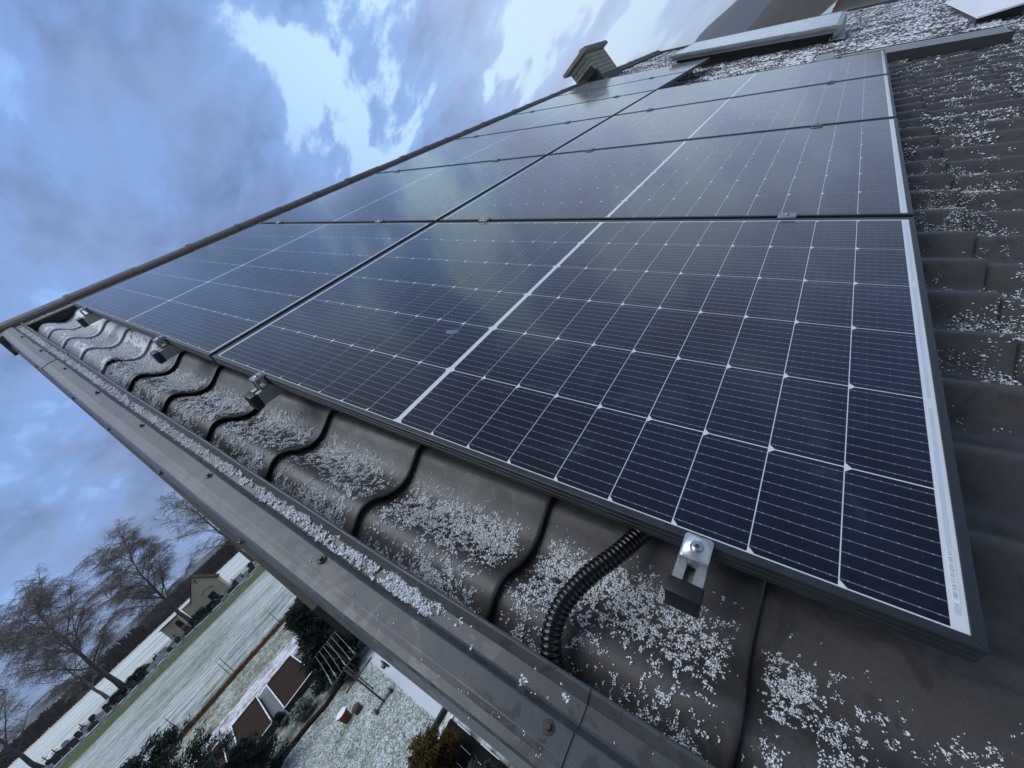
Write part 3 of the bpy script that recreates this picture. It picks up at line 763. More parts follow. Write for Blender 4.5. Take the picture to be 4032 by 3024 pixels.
# ------------------------------------------------------------------ ground, garden, field, cemetery, trees, hills
def sheet(name, mat, pts, z, kind='structure', sub=0):
    me = bpy.data.meshes.new(name); me.from_pydata([(x, y, z) for x, y in pts], [], [tuple(range(len(pts)))])
    bm = bmesh.new(); bm.from_mesh(me)
    for f in bm.faces:
        if f.normal.z < 0: f.normal_flip()
    bm.to_mesh(me); bm.free()
    o = link(name, me, mat); o['kind'] = kind; return o
def rect(x0, x1, y0, y1):
    a = site(x0, y0); b = site(x1, y1); return [(a[0], a[1]), (b[0], a[1]), (b[0], b[1]), (a[0], b[1])]

def mat_field():
    t = NT('snowy_crop_field'); c = t.coord('World')
    rows = t.noise(t.coord('World', (4.6, 0.22, 1)), 1, 6, 0.72)
    fine = t.noise(t.coord('World', (7, 2.2, 1)), 1, 4, 0.7); big = t.noise(c, 0.07, 3, 0.5)
    s = t.math('ADD', t.math('ADD', t.math('MULTIPLY', rows, 0.55), t.math('MULTIPLY', fine, 0.35)), t.math('MULTIPLY', big, 0.18))
    m = t.ramp(s, 0.43, 0.68)
    g = t.mix(fine, (0.045, 0.075, 0.035), (0.10, 0.12, 0.075))
    t.set(Base_Color=t.mix(m, g, (0.70, 0.72, 0.74)), Roughness=0.85, Specular_IOR_Level=0.1)
    t.bump(s, 0.6, 0.05); return t.m
def mat_lawn(name, lo=0.36, hi=0.62, soil=(0.05, 0.075, 0.035), soil2=(0.11, 0.13, 0.07), sc=9.0, snow=(0.66, 0.70, 0.72), str_=(1, 1, 1)):
    t = NT(name); c = t.coord('World', str_)
    n = t.math('ADD', t.math('MULTIPLY', t.noise(c, sc, 5, 0.7), 0.7), t.math('MULTIPLY', t.noise(c, sc * 0.16, 3, 0.5), 0.3))
    m = t.ramp(n, lo, hi)
    g = t.mix(t.noise(c, sc * 2.3, 3, 0.6), soil, soil2)
    t.set(Base_Color=t.mix(m, g, snow), Roughness=0.85, Specular_IOR_Level=0.1); t.bump(n, 0.7, 0.04); return t.m
M['field'] = mat_field()
M['lawn'] = mat_lawn('frosted_lawn', 0.34, 0.60, (0.05, 0.075, 0.04), (0.15, 0.17, 0.11))
M['meadow'] = mat_lawn('frosted_meadow', 0.40, 0.70, (0.08, 0.09, 0.045), (0.16, 0.15, 0.09), 5.0, (0.60, 0.63, 0.62))
M['tilled'] = mat_lawn('tilled_soil_under_snow', 0.40, 0.56, (0.10, 0.062, 0.052), (0.20, 0.15, 0.13), 6.0, (0.70, 0.70, 0.76), (1.6, 0.8, 1))
M['green'] = mat_lawn('green_verge', 0.52, 0.80, (0.050, 0.085, 0.030), (0.09, 0.12, 0.055), 1.2, (0.42, 0.46, 0.42))
M['farsnow'] = mat_lawn('far_snowy_field', 0.30, 0.58, (0.16, 0.17, 0.13), (0.22, 0.22, 0.18), 0.35, (0.62, 0.65, 0.64), (1.0, 0.12, 1))
M['ground'] = mat_lawn('frosted_ground', 0.34, 0.62, (0.06, 0.08, 0.04), (0.13, 0.13, 0.09), 2.0)
M['dirt'] = mat_lawn('cemetery_ground', 0.46, 0.70, (0.045, 0.042, 0.032), (0.09, 0.08, 0.06), 2.5, (0.5, 0.52, 0.54))
M['soil'] = plain('brown_compost_soil', (0.034, 0.020, 0.013), 0.95, 0, 0.45, 5, 'World', 0.6)
M['soildark'] = plain('dark_border_soil', (0.030, 0.021, 0.016), 0.95, 0, 0.4, 7, 'World', 0.6)
M['slab'] = plain('wet_concrete_path', (0.14, 0.15, 0.155), 0.6, 0, 0.2, 5, 'World')
M['paving'] = mat_lawn('snow_covered_paving', 0.10, 0.36, (0.30, 0.30, 0.30), (0.4, 0.4, 0.4), 5.0, (0.52, 0.54, 0.58))
M['gravel'] = mat_lawn('gravel_and_dry_stalks', 0.42, 0.70, (0.09, 0.08, 0.06), (0.20, 0.19, 0.16), 8.0, (0.5, 0.52, 0.52))
M['deck'] = plain('black_wet_deck_board', (0.008, 0.0075, 0.0075), 0.9, 0, 0.4, 6, 'World')
M['wood'] = plain('weathered_wood', (0.085, 0.062, 0.052), 0.8, 0, 0.3, 14, 'World')
M['line'] = plain('clothes_line', (0.32, 0.34, 0.34), 0.6)
M['peg'] = plain('pale_peg', (0.55, 0.58, 0.56), 0.6)
M['pink'] = plain('faded_pink_cloth', (0.30, 0.16, 0.19), 0.85, 0, 0.2, 14, 'World')
M['terra'] = plain('terracotta', (0.20, 0.082, 0.053), 0.8, 0, 0.25, 9, 'World')
M['straw'] = plain('dry_grass', (0.20, 0.115, 0.055), 0.9, 0, 0.4, 3, 'World')
M['tuft'] = plain('frosted_grass_blade', (0.26, 0.30, 0.25), 0.9, 0, 0.7, 3.0, 'World')
M['bark'] = plain('grey_bark', (0.17, 0.15, 0.14), 0.9, 0, 0.35, 3, 'World')
M['twig'] = plain('thin_twigs', (0.25, 0.21, 0.19), 0.9, 0, 0.25, 0.6, 'World')
M['conifer'] = plain('dark_conifer_needles', (0.020, 0.034, 0.024), 0.75, 0, 0.55, 9, 'World')
M['thuja'] = plain('bronze_thuja', (0.085, 0.055, 0.018), 0.8, 0, 0.5, 9, 'World')
M['brush'] = plain('bare_brown_wood', (0.055, 0.043, 0.038), 0.95, 0, 0.35, 0.06, 'World')
M['cream'] = plain('stained_cream_plaster', (0.78, 0.69, 0.47), 0.9, 0, 0.28, 0.9, 'World')
M['dark_fill'] = plain('dark_opening', (0.012, 0.012, 0.016), 0.5)
M['tileroof'] = plain('brown_tile_roof', (0.075, 0.045, 0.038), 0.85, 0, 0.3, 2, 'World')
M['redroof'] = plain('red_tile_roof', (0.17, 0.07, 0.055), 0.85, 0, 0.3, 1.5, 'World')
M['stone_dark'] = plain('dark_polished_gravestone', (0.035, 0.036, 0.040), 0.35, 0, 0.3, 3, 'World')
M['stone_pale'] = plain('pale_gravestone', (0.42, 0.43, 0.44), 0.7, 0, 0.2, 3, 'World')
M['hill'] = plain('wooded_hill', (0.042, 0.040, 0.046), 0.95, 0, 0.35, 0.012, 'World')
M['hillb'] = plain('brown_wooded_hill', (0.056, 0.046, 0.036), 0.95, 0, 0.75, 0.055, 'World', 0.5)

# sheets, each a few millimetres above the one below
sheet('ground', M['ground'], [(-9000, -9000), (9000, -9000), (9000, 9000), (-9000, 9000)], GZ - 0.02)
sheet('far_field', M['farsnow'], rect(-200, -72, -130, 60), GZ)
sheet('cemetery_ground', M['dirt'], rect(-84, -67.2, -70, 20), GZ + 0.006)
sheet('green_verge', M['green'], rect(-67.2, -59.0, -90, 40), GZ + 0.004)
sheet('field', M['field'], rect(-59.0, -28.6, -60, 25), GZ)
sheet('meadow_strip', M['meadow'], rect(-28.6, -23.6, -40, 8), GZ + 0.004)
sheet('tilled_plot', M['tilled'], rect(-23.6, -21.3, -12, 2), GZ + 0.008)
sheet('garden_path', M['slab'], rect(-21.9, -15.9, -12, 1.5), GZ + 0.004)
sheet('border', M['gravel'], [site(-16.15, -12), site(-16.15, -1.2), site(-14.30, -0.8), site(-14.34, -1.33), site(-14.65, -3.4), site(-15.0, -12)], GZ + 0.012)
sheet('lawn', M['lawn'], [site(-8.62, -10), site(-8.62, -0.4), site(-14.35, -0.4), site(-14.42, -1.33), site(-14.75, -3.4), site(-15.2, -10)], GZ + 0.008)
sheet('paving', M['paving'], [site(-8.68, 0.1), site(-14.4, 0.1), site(-14.2, -0.51), site(-8.68, -0.49)], GZ + 0.016)
sheet('ledge', M['lawn'], rect(-8.56, -8.30, -3, 0.2), GZ + 0.02)

# lawn kerb, deck
def kerb(name, a, b, w, h, mat, label, cat):
    a = Vector((*site(*a), GZ)); b = Vector((*site(*b), GZ)); d = b - a
    mb = MB(); mb.box((d.length / 2, 0, h / 2), (d.length, w, h)); o = link(name, mb.mesh(name), mat, None, a, (0, 0, math.atan2(d.y, d.x)))
    return tag(o, label, cat)
kerb('lawn_edging', (-8.60, 0.1), (-8.60, -3.0), 0.10, 0.16, M['board'], 'dark timber edging between the lawn and the deck', 'edging')
dk = empty('deck', 'black wet timber deck below the verge with snow lines in its joints', 'deck', (*site(-6.6, -0.7), GZ))
for i in range(9):
    y = (-0.22 - 0.1 * i * 2 + 0.02) * K + 0.94 - 0.3
    mb = MB(); mb.box((0, y, 0.03), (4.6, 0.262, 0.05)); link('plank', mb.mesh('plank'), M['deck'], dk)
    for (x0, x1) in ((-1.9 + 0.35 * (i % 3), -1.2 + 0.35 * (i % 3)), (-0.7 + 0.2 * (i % 2), 0.1 + 0.3 * (i % 2)), (0.5, 1.1)):
        mb = MB(); mb.box(((x0 + x1) / 2, y + 0.134, 0.058), (x1 - x0, 0.014, 0.010)); link('snow_line', mb.mesh('snow_line'), M['snowflat'], dk)

# raised beds
def raised_bed(cx, cy, L, w, label):
    x, y = site(cx, cy); L *= K; w *= K
    r = empty('raised_bed', label, 'raised bed', (x, y, GZ), (0, 0, math.atan2(-0.40, -4.0) + math.pi), 'raised beds in the garden')
    for nm, c, d in (('side_board', (0, w / 2, 0.15), (L, 0.05, 0.30)), ('side_board', (0, -w / 2, 0.15), (L, 0.05, 0.30)), ('end_board', (L / 2 - 0.02, 0, 0.15), (0.05, w - 0.052, 0.30)), ('end_board', (-L / 2 + 0.02, 0, 0.15), (0.05, w - 0.052, 0.30))):
        mb = MB(); mb.box(c, d); link(nm, mb.mesh(nm), M['wood'], r)
    n = 14; V = []; F = []
    for i in range(n + 1):
        for j in range(7):
            V.append((-L / 2 + 0.05 + (L - 0.1) * i / n, -w / 2 + 0.03 + (w - 0.06) * j / 6, 0.24 + random.uniform(-0.012, 0.02)))
    for i in range(n):
        for j in range(6): F.append((i * 7 + j, (i + 1) * 7 + j, (i + 1) * 7 + j + 1, i * 7 + j + 1))
    mb = MB(); mb.add(V, F); link('soil', mb.mesh('soil', True), M['soil'], r)
    # snow lying on the board tops, broken here and there
    for yy in (w / 2, -w / 2):
        x0 = -L / 2
        while x0 < L / 2:
            q = min(L / 2, x0 + random.uniform(0.5, 1.1)); mb = MB(); mb.box(((x0 + q) / 2, yy, 0.309), (q - x0 - 0.06, 0.046, 0.02)); link('snow_strip', mb.mesh('snow_strip'), M['snowflat'], r); x0 = q
    mb = MB(); mb.box((L / 2 - 0.015, 0, 0.31), (0.07, w - 0.08, 0.022)); link('snow_strip', mb.mesh('snow_strip'), M['snowflat'], r)
raised_bed(-18.80, -2.52, 4.02, 1.12, 'brown raised bed right of the concrete path, partly behind the spruce')
raised_bed(-18.78, -4.02, 4.0, 1.02, 'brown raised bed left of the concrete path, nearest the dark shrub')
raised_bed(-18.95, -1.10, 4.0, 1.05, 'raised bed mostly hidden behind the dark spruce and washing lines')
raised_bed(-18.60, -5.42, 4.0, 1.05, 'raised bed mostly hidden behind the dark shrub in the corner')

# terracotta pot
x, y = site(-12.45, -1.68)
mb = MB(); mb.lathe([(0.10, 0.0), (0.15, 0.04), (0.185, 0.30), (0.205, 0.31), (0.205, 0.36), (0.18, 0.36), (0.165, 0.31), (0.02, 0.30)], n=24)
pot = empty('terracotta_pot', 'terracotta flower pot standing on the frosted lawn', 'pot', (x, y, GZ))
link('body', mb.mesh('body', True), M['terra'], pot)
mb = MB(); mb.lathe([(0.162, 0.362), (0.206, 0.362), (0.206, 0.372), (0.165, 0.370)], n=24); link('snowy_rim', mb.mesh('snowy_rim', True), M['snowflat'], pot)
x, y = site(-12.2, -1.40)
mb = MB(); mb.lathe([(0.09, 0.0), (0.14, 0.03), (0.155, 0.22), (0.13, 0.22), (0.02, 0.16)], n=20); o = link('small_pot', mb.mesh('small_pot', True), M['wood'], None, (x, y, GZ)); tag(o, 'smaller dark brown pot tucked behind the terracotta flower pot', 'pot')

# washing line: two T posts, lines, pegs, a cloth
wx, wy = site(-11.24, -0.91)
wl = empty('washing_line', 'rusty T-shaped washing line frame with cords over the frosted lawn', 'washing line', (wx, wy, GZ))
H = 1.30 * K
def bar(nm, a, b, r, mat='wood', parent=None):
    mb = MB(); mb.tube([a, b], r, 7); return link(nm, mb.mesh(nm, True), M[mat], parent or wl)
px2, py2 = site(-13.86, -0.88); px2 -= wx; py2 -= wy
bar('post', (0, 0, 0), (0, 0, H), 0.026); bar('arm', (0, 0.50, H), (0.02, -0.56, H), 0.020)
bar('post', (px2, py2, 0), (px2, py2, H), 0.026); bar('arm', (px2, py2 + 0.53, H), (px2, py2 - 0.53, H), 0.020)
bar('brace', (-0.6, 0.06, H - 0.02), (-0.06, 0.06, 0.55), 0.018)
bar('ground_beam', (0, 0.33, 0.05), (0, -0.31, 0.05), 0.022)
for yy in (0.33, -0.31):
    mb = MB(); mb.box((0, yy, 0.05), (0.26, 0.09, 0.10)); mb.box((0.10, yy, 0.11), (0.05, 0.06, 0.05)); link('foot', mb.mesh('foot'), M['wood'], wl)
for i in range(6):
    yy = 0.44 - i * 0.185
    pts = []
    for s in np.linspace(0, 1, 9): pts.append((px2 * s, yy + (py2 * s) * 1.0, H + 0.02 - 0.09 * 4 * s * (1 - s)))
    mb = MB(); mb.tube(pts, 0.0055, 4); ln_ = link('cord', mb.mesh('cord'), M['line'], wl)
    for s in ((0.12, 0.30), (0.08,), (0.10, 0.2), (), (0.16, 0.24), (0.1, 0.2, 0.33))[i]:
        mb = MB(); mb.box((px2 * s, yy + py2 * s, H + 0.0 - 0.36 * s * (1 - s)), (0.03, 0.035, 0.10)); link('peg', mb.mesh('peg'), M['peg'], ln_)
mb = MB()
for i in range(7):
    x0 = -0.14 - 0.0 * i; 
V = []; F = []
for i in range(7):
    for j in range(5): V.append((-0.30 + 0.07 * j, -0.02 + 0.03 * math.sin(i * 1.3 + j), H - 0.02 - 0.10 * i))
for i in range(6):
    for j in range(4): F.append((i * 5 + j, i * 5 + j + 1, (i + 1) * 5 + j + 1, (i + 1) * 5 + j))
mb.add(V, F); me = mb.mesh('cloth', True)
clo = link('cloth', me, M['pink'], None, (wx, wy, GZ)); md = clo.modifiers.new('t', 'SOLIDIFY'); md.thickness = 0.006
tag(clo, 'faded pink cloth hanging from the washing line', 'cloth')
x, y = site(-13.64, -0.92)
mb = MB(); mb.tube([(0, 0.66, 0.10), (0, -0.66, 0.10)], 0.032, 6); mb2 = mb
o = link('garden_pole', mb.mesh('garden_pole', True), M['wood'], None, (x, y, GZ - 0.07)); tag(o, 'dark wooden pole lying across the lawn behind the washing line post', 'pole')
# border log and a water butt
def polylog(name, pts, r, mat, label, cat):
    mb = MB(); P = [(*site(*p), GZ + 0.05) for p in pts]; b = P[0]; mb.tube([(p[0] - b[0], p[1] - b[1], 0.0 + random.uniform(0, 0.03)) for p in P], r, 7)
    o = link(name, mb.mesh(name, True), mat, None, b); return tag(o, label, cat)
polylog('border_edging', [(-14.32, -1.1), (-14.36, -1.5), (-14.30, -1.95), (-14.5, -2.5), (-14.62, -3.3), (-14.8, -4.5), (-15.0, -7)], 0.10, M['soildark'], 'dark winding log edging along the far side of the lawn', 'edging')
x, y = site(-15.2, -1.65)
mb = MB(); mb.lathe([(0.20, 0), (0.24, 0.05), (0.25, 0.42), (0.22, 0.44)], n=18); tub = empty('garden_tub', 'grey round tub with a snowy lid behind the lawn edging', 'tub', (x, y, GZ))
link('body', mb.mesh('body', True), M['alu_dull'], tub)
mb = MB(); mb.lathe([(0.25, 0.44), (0.24, 0.47), (0.05, 0.50)], n=18); link('snow_cap', mb.mesh('snow_cap', True), M['snowflat'], tub)
x, y = site(-16.15, -2.98)
mb = MB(); mb.lathe([(0.14, 0), (0.19, 0.28), (0.16, 0.28), (0.03, 0.22)], n=16); o = link('black_planter', mb.mesh('black_planter', True), M['plastic'], None, (x, y, GZ)); tag(o, 'small black planter on the concrete path between the beds', 'planter')

# thin stakes at the field edge
for i, (x, y, lx, ly) in enumerate(((-28.35, -2.03, -0.05, 0.02), (-28.75, -4.78, 0.05, 0.10), (-28.9, -4.98, -0.06, 0.05), (-29.4, -7.7, 0.0, 0.03))):
    p = site(x, y); mb = MB(); mb.tube([(0, 0, 0), (lx, ly, 1.0 * K * (1.15 if i == 1 else 1))], 0.022, 5)
    o = link('stake', mb.mesh('stake', True), M['wood'], None, (*p, GZ)); tag(o, ['thin wooden stake at the field edge nearest the spruce', 'longer of the two crossing stakes at the field edge', 'shorter of the two crossing stakes at the field edge', 'thin stake at the field edge above the dark shrub'][i], 'stake', 'stakes along the field edge')

# grass blades and dry stalks
def blades(name, N, fn, h, w, mat, label, lean=0.5):
    x, y = fn(N); n = len(x)
    hh = h * rng.uniform(0.5, 1.3, n); a = rng.uniform(0, 6.28, n); lx = rng.normal(0, lean, n) * hh; ly = rng.normal(0, lean, n) * hh
    V = np.zeros((n, 3, 3)); V[:, 0] = np.stack([x - np.cos(a) * w, y - np.sin(a) * w, np.full(n, GZ)], 1); V[:, 1] = np.stack([x + np.cos(a) * w, y + np.sin(a) * w, np.full(n, GZ)], 1)
    V[:, 2] = np.stack([x + lx, y + ly, GZ + hh], 1)
    me = npmesh(name, V.reshape(-1, 3), np.arange(n * 3).reshape(-1, 3))
    o = link(name, me, mat); return tag(o, label, 'grass', kind='stuff')
def in_rect(x0, x1, y0, y1, patch=None):
    def f(N):
        a = site(x0, y0); b = site(x1, y1); x = rng.uniform(min(a[0], b[0]), max(a[0], b[0]), N); y = rng.uniform(min(a[1], b[1]), max(a[1], b[1]), N)
        if patch: k = fbm(x * patch[0], y * patch[0], 3, 5) > patch[1]; x, y = x[k], y[k]
        return x, y
    return f
blades('lawn_grass', 60000, in_rect(-14.3, -8.7, -5.5, -0.52), 0.055, 0.007, M['tuft'], 'short frosted grass blades of the lawn', 0.7)
blades('dry_grass_bank', 24000, lambda N: (lambda y: (site(-27.9, 0)[0] + 0.28 * np.sin(y * 0.35) + rng.normal(0, 0.24, N), y))(rng.uniform(-30, 6, N)), 0.30, 0.014, M['straw'], 'long strip of brown dry grass along the field edge', 0.5)
blades('border_stalks', 9000, in_rect(-16.0, -14.45, -6.5, -1.2, (0.9, 0.5)), 0.22, 0.008, M['tuft'], 'pale dry stalks in the garden border', 0.6)

# trees
def bare_tree(name, base, h, crown_r, lean, label, droop=0.6, seed=1, levels=(16, 12, 11, 6), trunk_r=None, wide=1.0):
    rd = random.Random(seed); x, y = base
    r = empty(name, label, 'tree', (x, y, GZ)); tr = MB(); cr = MB(); tw = MB()
    trunk_r = trunk_r or h * 0.020
    T = []; n = 9
    for i in range(n + 1):
        s = i / n; T.append(Vector((lean[0] * s * s * h + rd.uniform(-.15, .15), lean[1] * s * s * h + rd.uniform(-.15, .15), s * h * 0.92)))
    T[0] = Vector((0, 0, -0.2))
    tr.tube(T, [trunk_r * (1.25 if i == 0 else 1) * (1 - 0.93 * (i / n)) + 0.012 for i in range(n + 1)], 8)
    def at(P, s):
        f = s * (len(P) - 1); i = min(int(f), len(P) - 2); return P[i].lerp(P[i + 1], f - i)
    def branch(p, d, L, rad, lev, mbx):
        pts = [p.copy()]; d = d.normalized(); k = 5 if lev < 2 else 4
        for i in range(k):
            d = (d + Vector((rd.gauss(0, .16), rd.gauss(0, .16), rd.gauss(0, .10) - (droop * (0.10 + 0.16 * lev) * (i / k + .2) if lev else -0.04)))).normalized()
            pts.append(pts[-1] + d * L / k)
        mbx.tube(pts, [rad * (1 - 0.85 * i / k) for i in range(k + 1)], 5 if lev == 0 else 3, cap=False)
        return pts
    for a in range(levels[0] + 4):
        s = 0.22 + 0.76 * (a + rd.random()) / (levels[0] + 4); p = at(T, s); az = a * 2.4 + rd.uniform(-.4, .4)
        prof = math.sin(math.pi * min(1, (s - 0.10) / 0.95)) ** 0.7
        L = crown_r * (0.55 + 0.65 * prof) * rd.uniform(0.8, 1.15)
        up = 0.55 + 0.9 * s
        P0 = branch(p, Vector((math.cos(az) * wide, math.sin(az) * wide, up)), L, trunk_r * 0.42 * (1 - 0.6 * s), 0, cr)
        for b in range(levels[1]):
            q = at(P0, 0.25 + 0.75 * (b + rd.random()) / levels[1]); az2 = rd.uniform(0, 6.28)
            dd = (P0[-1] - P0[0]).normalized() * 0.7 + Vector((math.cos(az2), math.sin(az2), rd.uniform(-.2, .7)))
            P1 = branch(q, dd, L * rd.uniform(0.28, 0.5), 0.05 * h / 18, 1, cr)
            for c in range(levels[2]):
                q2 = at(P1, 0.15 + 0.85 * rd.random()); az3 = rd.uniform(0, 6.28)
                dd2 = (P1[-1] - P1[0]).normalized() * 0.6 + Vector((math.cos(az3), math.sin(az3), rd.uniform(-.5, .5)))
                P2 = branch(q2, dd2, L * rd.uniform(0.12, 0.26), 0.022 * h / 18, 2, tw)
                for e in range(levels[3]):
                    q3 = at(P2, rd.random()); az4 = rd.uniform(0, 6.28)
                    d3 = Vector((math.cos(az4), math.sin(az4), rd.uniform(-.7, .3)))
                    pts = [q3, q3 + d3 * L * 0.07, q3 + d3 * L * 0.12 - Vector((0, 0, droop * L * 0.06))]
                    tw.tube(pts, [0.011 * h / 18, 0.010 * h / 18, 0.007 * h / 18], 3, cap=False)
    link('trunk', tr.mesh('trunk', True), M['bark'], r)
    c_ = link('crown', cr.mesh('crown', True), M['bark'], r)
    link('twigs', tw.mesh('twigs'), M['twig'], c_)
bare_tree('bare_tree', site(-76.0, -10.8), 18.6, 6.4, (0.0, 0.085), 'large bare weeping tree standing beside the cream chapel', 0.75, 3)
bare_tree('bare_tree', site(-84.0, -21.2), 22.5, 8.2, (0.0, 0.05), 'wide bare tree left of the small cream hut', 0.7, 8)
bare_tree('bare_tree', site(-88.0, -1.5), 20.0, 7.6, (0.0, 0.0), 'upright bare tree partly hidden by the roof verge', 0.1, 15, (12, 9, 8, 4))
bare_tree('bare_tree', site(-84.0, -30.5), 18.5, 7.2, (0.0, 0.02), 'bare tree at the left edge of the picture', 0.6, 23, (12, 10, 9, 5))
bare_tree('bare_tree', site(-96.0, -26.0), 15.0, 6.2, (0.0, 0.0), 'smaller bare tree behind the two widest trees', 0.5, 31, (10, 8, 7, 4))

# conifers: sprays of needles on boughs
def conifer(name, base, h, rad, label, mat, N=9000, seed=2, shape='cone', leaf=0.10):
    r_ = np.random.default_rng(seed); x, y = site(*base); root = empty(name, label, 'shrub' if shape == 'ball' else 'conifer', (x, y, GZ))
    mb = MB(); mb.tube([(0, 0, 0), (0.02, 0.01, h * 0.5), (0, 0, h * 0.92)], [h * 0.03, h * 0.02, 0.008], 6); link('trunk', mb.mesh('trunk', True), M['bark'], root)
    nb = 90; bz = h * (0.06 + 0.92 * r_.random(nb) ** (1.25 if shape == 'cone' else 0.9)); ba = r_.uniform(0, 6.28, nb)
    env = (1 - bz / h) ** 0.75 if shape == 'cone' else np.sqrt(np.clip(1 - ((bz / h - 0.42) / 0.60) ** 2, 0.02, 1))
    bl = rad * env * r_.uniform(0.72, 1.18, nb)
    b = r_.integers(0, nb, N); s = r_.random(N) ** 0.55
    cx = np.cos(ba[b]) * bl[b] * s + r_.normal(0, .045 * rad + .02, N); cy = np.sin(ba[b]) * bl[b] * s + r_.normal(0, .045 * rad + .02, N)
    cz = bz[b] + (0.25 * bl[b] * s if shape != 'cone' else 0.12 * bl[b] * s - 0.18 * bl[b] * s * s) + r_.normal(0, .05 * rad, N)
    cz = np.clip(cz, 0.02, h * 1.03)
    d = np.stack([np.cos(ba[b]) + r_.normal(0, .55, N), np.sin(ba[b]) + r_.normal(0, .55, N), 0.35 + r_.normal(0, .5, N)], 1); d /= np.linalg.norm(d, axis=1)[:, None]
    w = np.cross(d, r_.normal(0, 1, (N, 3))); w /= np.linalg.norm(w, axis=1)[:, None]
    L = leaf * r_.uniform(0.6, 1.4, N)[:, None]; c = np.stack([cx, cy, cz], 1)
    V = np.stack([c - w * L * 0.16, c + w * L * 0.16, c + d * L + w * L * 0.05, c + d * L - w * L * 0.05], 1).reshape(-1, 3)
    me = npmesh('foliage', V, np.arange(N * 4).reshape(-1, 4)); link('foliage', me, mat, root)
conifer('spruce', (-14.95, -0.80), 3.3, 1.55, 'dark green spruce behind the washing line', M['conifer'], 26000, 4, 'cone', 0.17)
conifer('spruce', (-16.5, -0.50), 3.1, 1.3, 'second dark spruce, tucked under the verge trim', M['conifer'], 12000, 5, 'cone', 0.15)
conifer('evergreen_shrub', (-14.1, -4.55), 4.1, 1.35, 'dark evergreen shrub with frosted tips in the bottom left corner', M['conifer'], 16000, 6, 'ball', 0.11)
conifer('evergreen_shrub', (-13.8, -5.9), 4.3, 1.6, 'largest dark evergreen shrub, cut by the bottom edge of the picture', M['conifer'], 16000, 7, 'ball', 0.11)
conifer('evergreen_shrub', (-14.2, -3.75), 1.7, 0.95, 'lower dark evergreen shrub in front of the left raised bed', M['conifer'], 12000, 17, 'ball', 0.11)
conifer('thuja', (-7.45, -0.86), 1.1, 0.52, 'bronze brown thuja bush beside the deck', M['thuja'], 12000, 8, 'ball', 0.07)
conifer('dark_bush', (-6.2, -0.80), 0.75, 0.45, 'dark green bush right of the bronze thuja', M['conifer'], 9000, 9, 'ball', 0.07)
conifer('small_bush', (-16.5, -3.10), 0.5, 0.22, 'small green bush at the corner of the left raised bed', M['conifer'], 1500, 10, 'ball', 0.08)
conifer('border_bush', (-15.2, -2.45), 0.55, 0.42, 'low grey green bush in the garden border', M['tuft'], 2500, 12, 'ball', 0.09)

# chapel, hut and graves
def chapel():
    x, y0 = site(-81.5, -9.84); y1 = site(-81.5, -5.85)[1]; w = y1 - y0; e = 2.5 * K; a = 5.0 * K
    r = empty('chapel', 'cream cemetery chapel with gable front, dark square doorway and cross', 'chapel', (x, y0, GZ))
    mb = MB(); mb.prism([(0, 0), (w, 0), (w, e), (w / 2, a), (0, e)], 'x', -7.0, 0.0); link('wall', mb.mesh('wall'), M['cream'], r)
    for s in (0, 1):
        mb = MB()
        p0, p1 = ((-0.25, e - 0.18), (w / 2, a + 0.12)) if s == 0 else ((w + 0.25, e - 0.18), (w / 2, a + 0.12))
        mb.prism([p0, p1, (p1[0], p1[1] + 0.16), (p0[0], p0[1] + 0.16)], 'x', -7.2, 0.25); link('roof', mb.mesh('roof'), M['tileroof'], r)
    dx = w * 0.51; mb = MB(); mb.box((0.02, dx, 0.95 + 0.05), (0.06, 1.32, 1.90)); d = link('door', mb.mesh('door'), M['dark_fill'], r)
    mb = MB(); mb.box((0.06, dx, 1.0), (0.03, 0.03, 1.86)); link('door_joint', mb.mesh('door_joint'), M['stone_dark'], d)
    P = [(0.04, dx + 1.25 * math.cos(t), 2.15 + 1.05 * math.sin(t)) for t in np.linspace(0.35, math.pi - 0.35, 14)]
    mb = MB(); mb.tube(P, 0.05, 5); link('arch_moulding', mb.mesh('arch_moulding', True), M['tileroof'], r)
    mb = MB(); mb.box((0.03, w * 0.50, a - 1.15), (0.06, 0.10, 0.85)); mb.box((0.035, w * 0.50, a - 1.02), (0.05, 0.5, 0.10)); link('cross', mb.mesh('cross'), M['stone_dark'], r)
    mb = MB(); mb.box((0.2, dx, 0.06), (0.5, 1.9, 0.14)); link('step', mb.mesh('step'), M['stone_pale'], r)
    mb = MB(); mb.box((-0.6, -0.92, 1.71), (0.6, 1.84, 3.42)); link('side_wall', mb.mesh('side_wall'), M['cream'], r)
    mb = MB(); mb.box((-0.6, -0.92, 3.46), (0.8, 1.95, 0.09)); link('coping', mb.mesh('coping'), M['tileroof'], r)
chapel()
def hut():
    x, y0 = site(-80.7, -14.1); y1 = site(-80.7, -11.9)[1]; w = y1 - y0; e = 2.45 * K
    r = empty('hut', 'small cream hut with a dark arched opening left of the chapel', 'hut', (x, y0, GZ))
    mb = MB(); mb.box((-1.5, w / 2, e / 2), (3.0, w, e)); link('wall', mb.mesh('wall'), M['cream'], r)
    mb = MB(); mb.box((-1.45, w / 2, e + 0.07), (3.4, w + 0.4, 0.14)); link('roof', mb.mesh('roof'), M['tileroof'], r)
    P = [(w * 0.80 + 0.42 * math.cos(t), 2.25 + 0.42 * math.sin(t)) for t in np.linspace(0, math.pi, 10)]
    mb = MB(); mb.prism([(w * 0.80 + 0.42, 1.2)] + P + [(w * 0.80 - 0.42, 1.2)], 'x', 0.0, 0.05); link('opening', mb.mesh('opening'), M['dark_fill'], r)  # near-black slab on the wall, painted for the unlit inside of the arch
    mb = MB(); mb.box((0.04, w * 0.80, 0.62), (0.06, 0.9, 1.1)); link('door', mb.mesh('door'), plain('ochre_door', (0.42, 0.30, 0.14), 0.8), r)
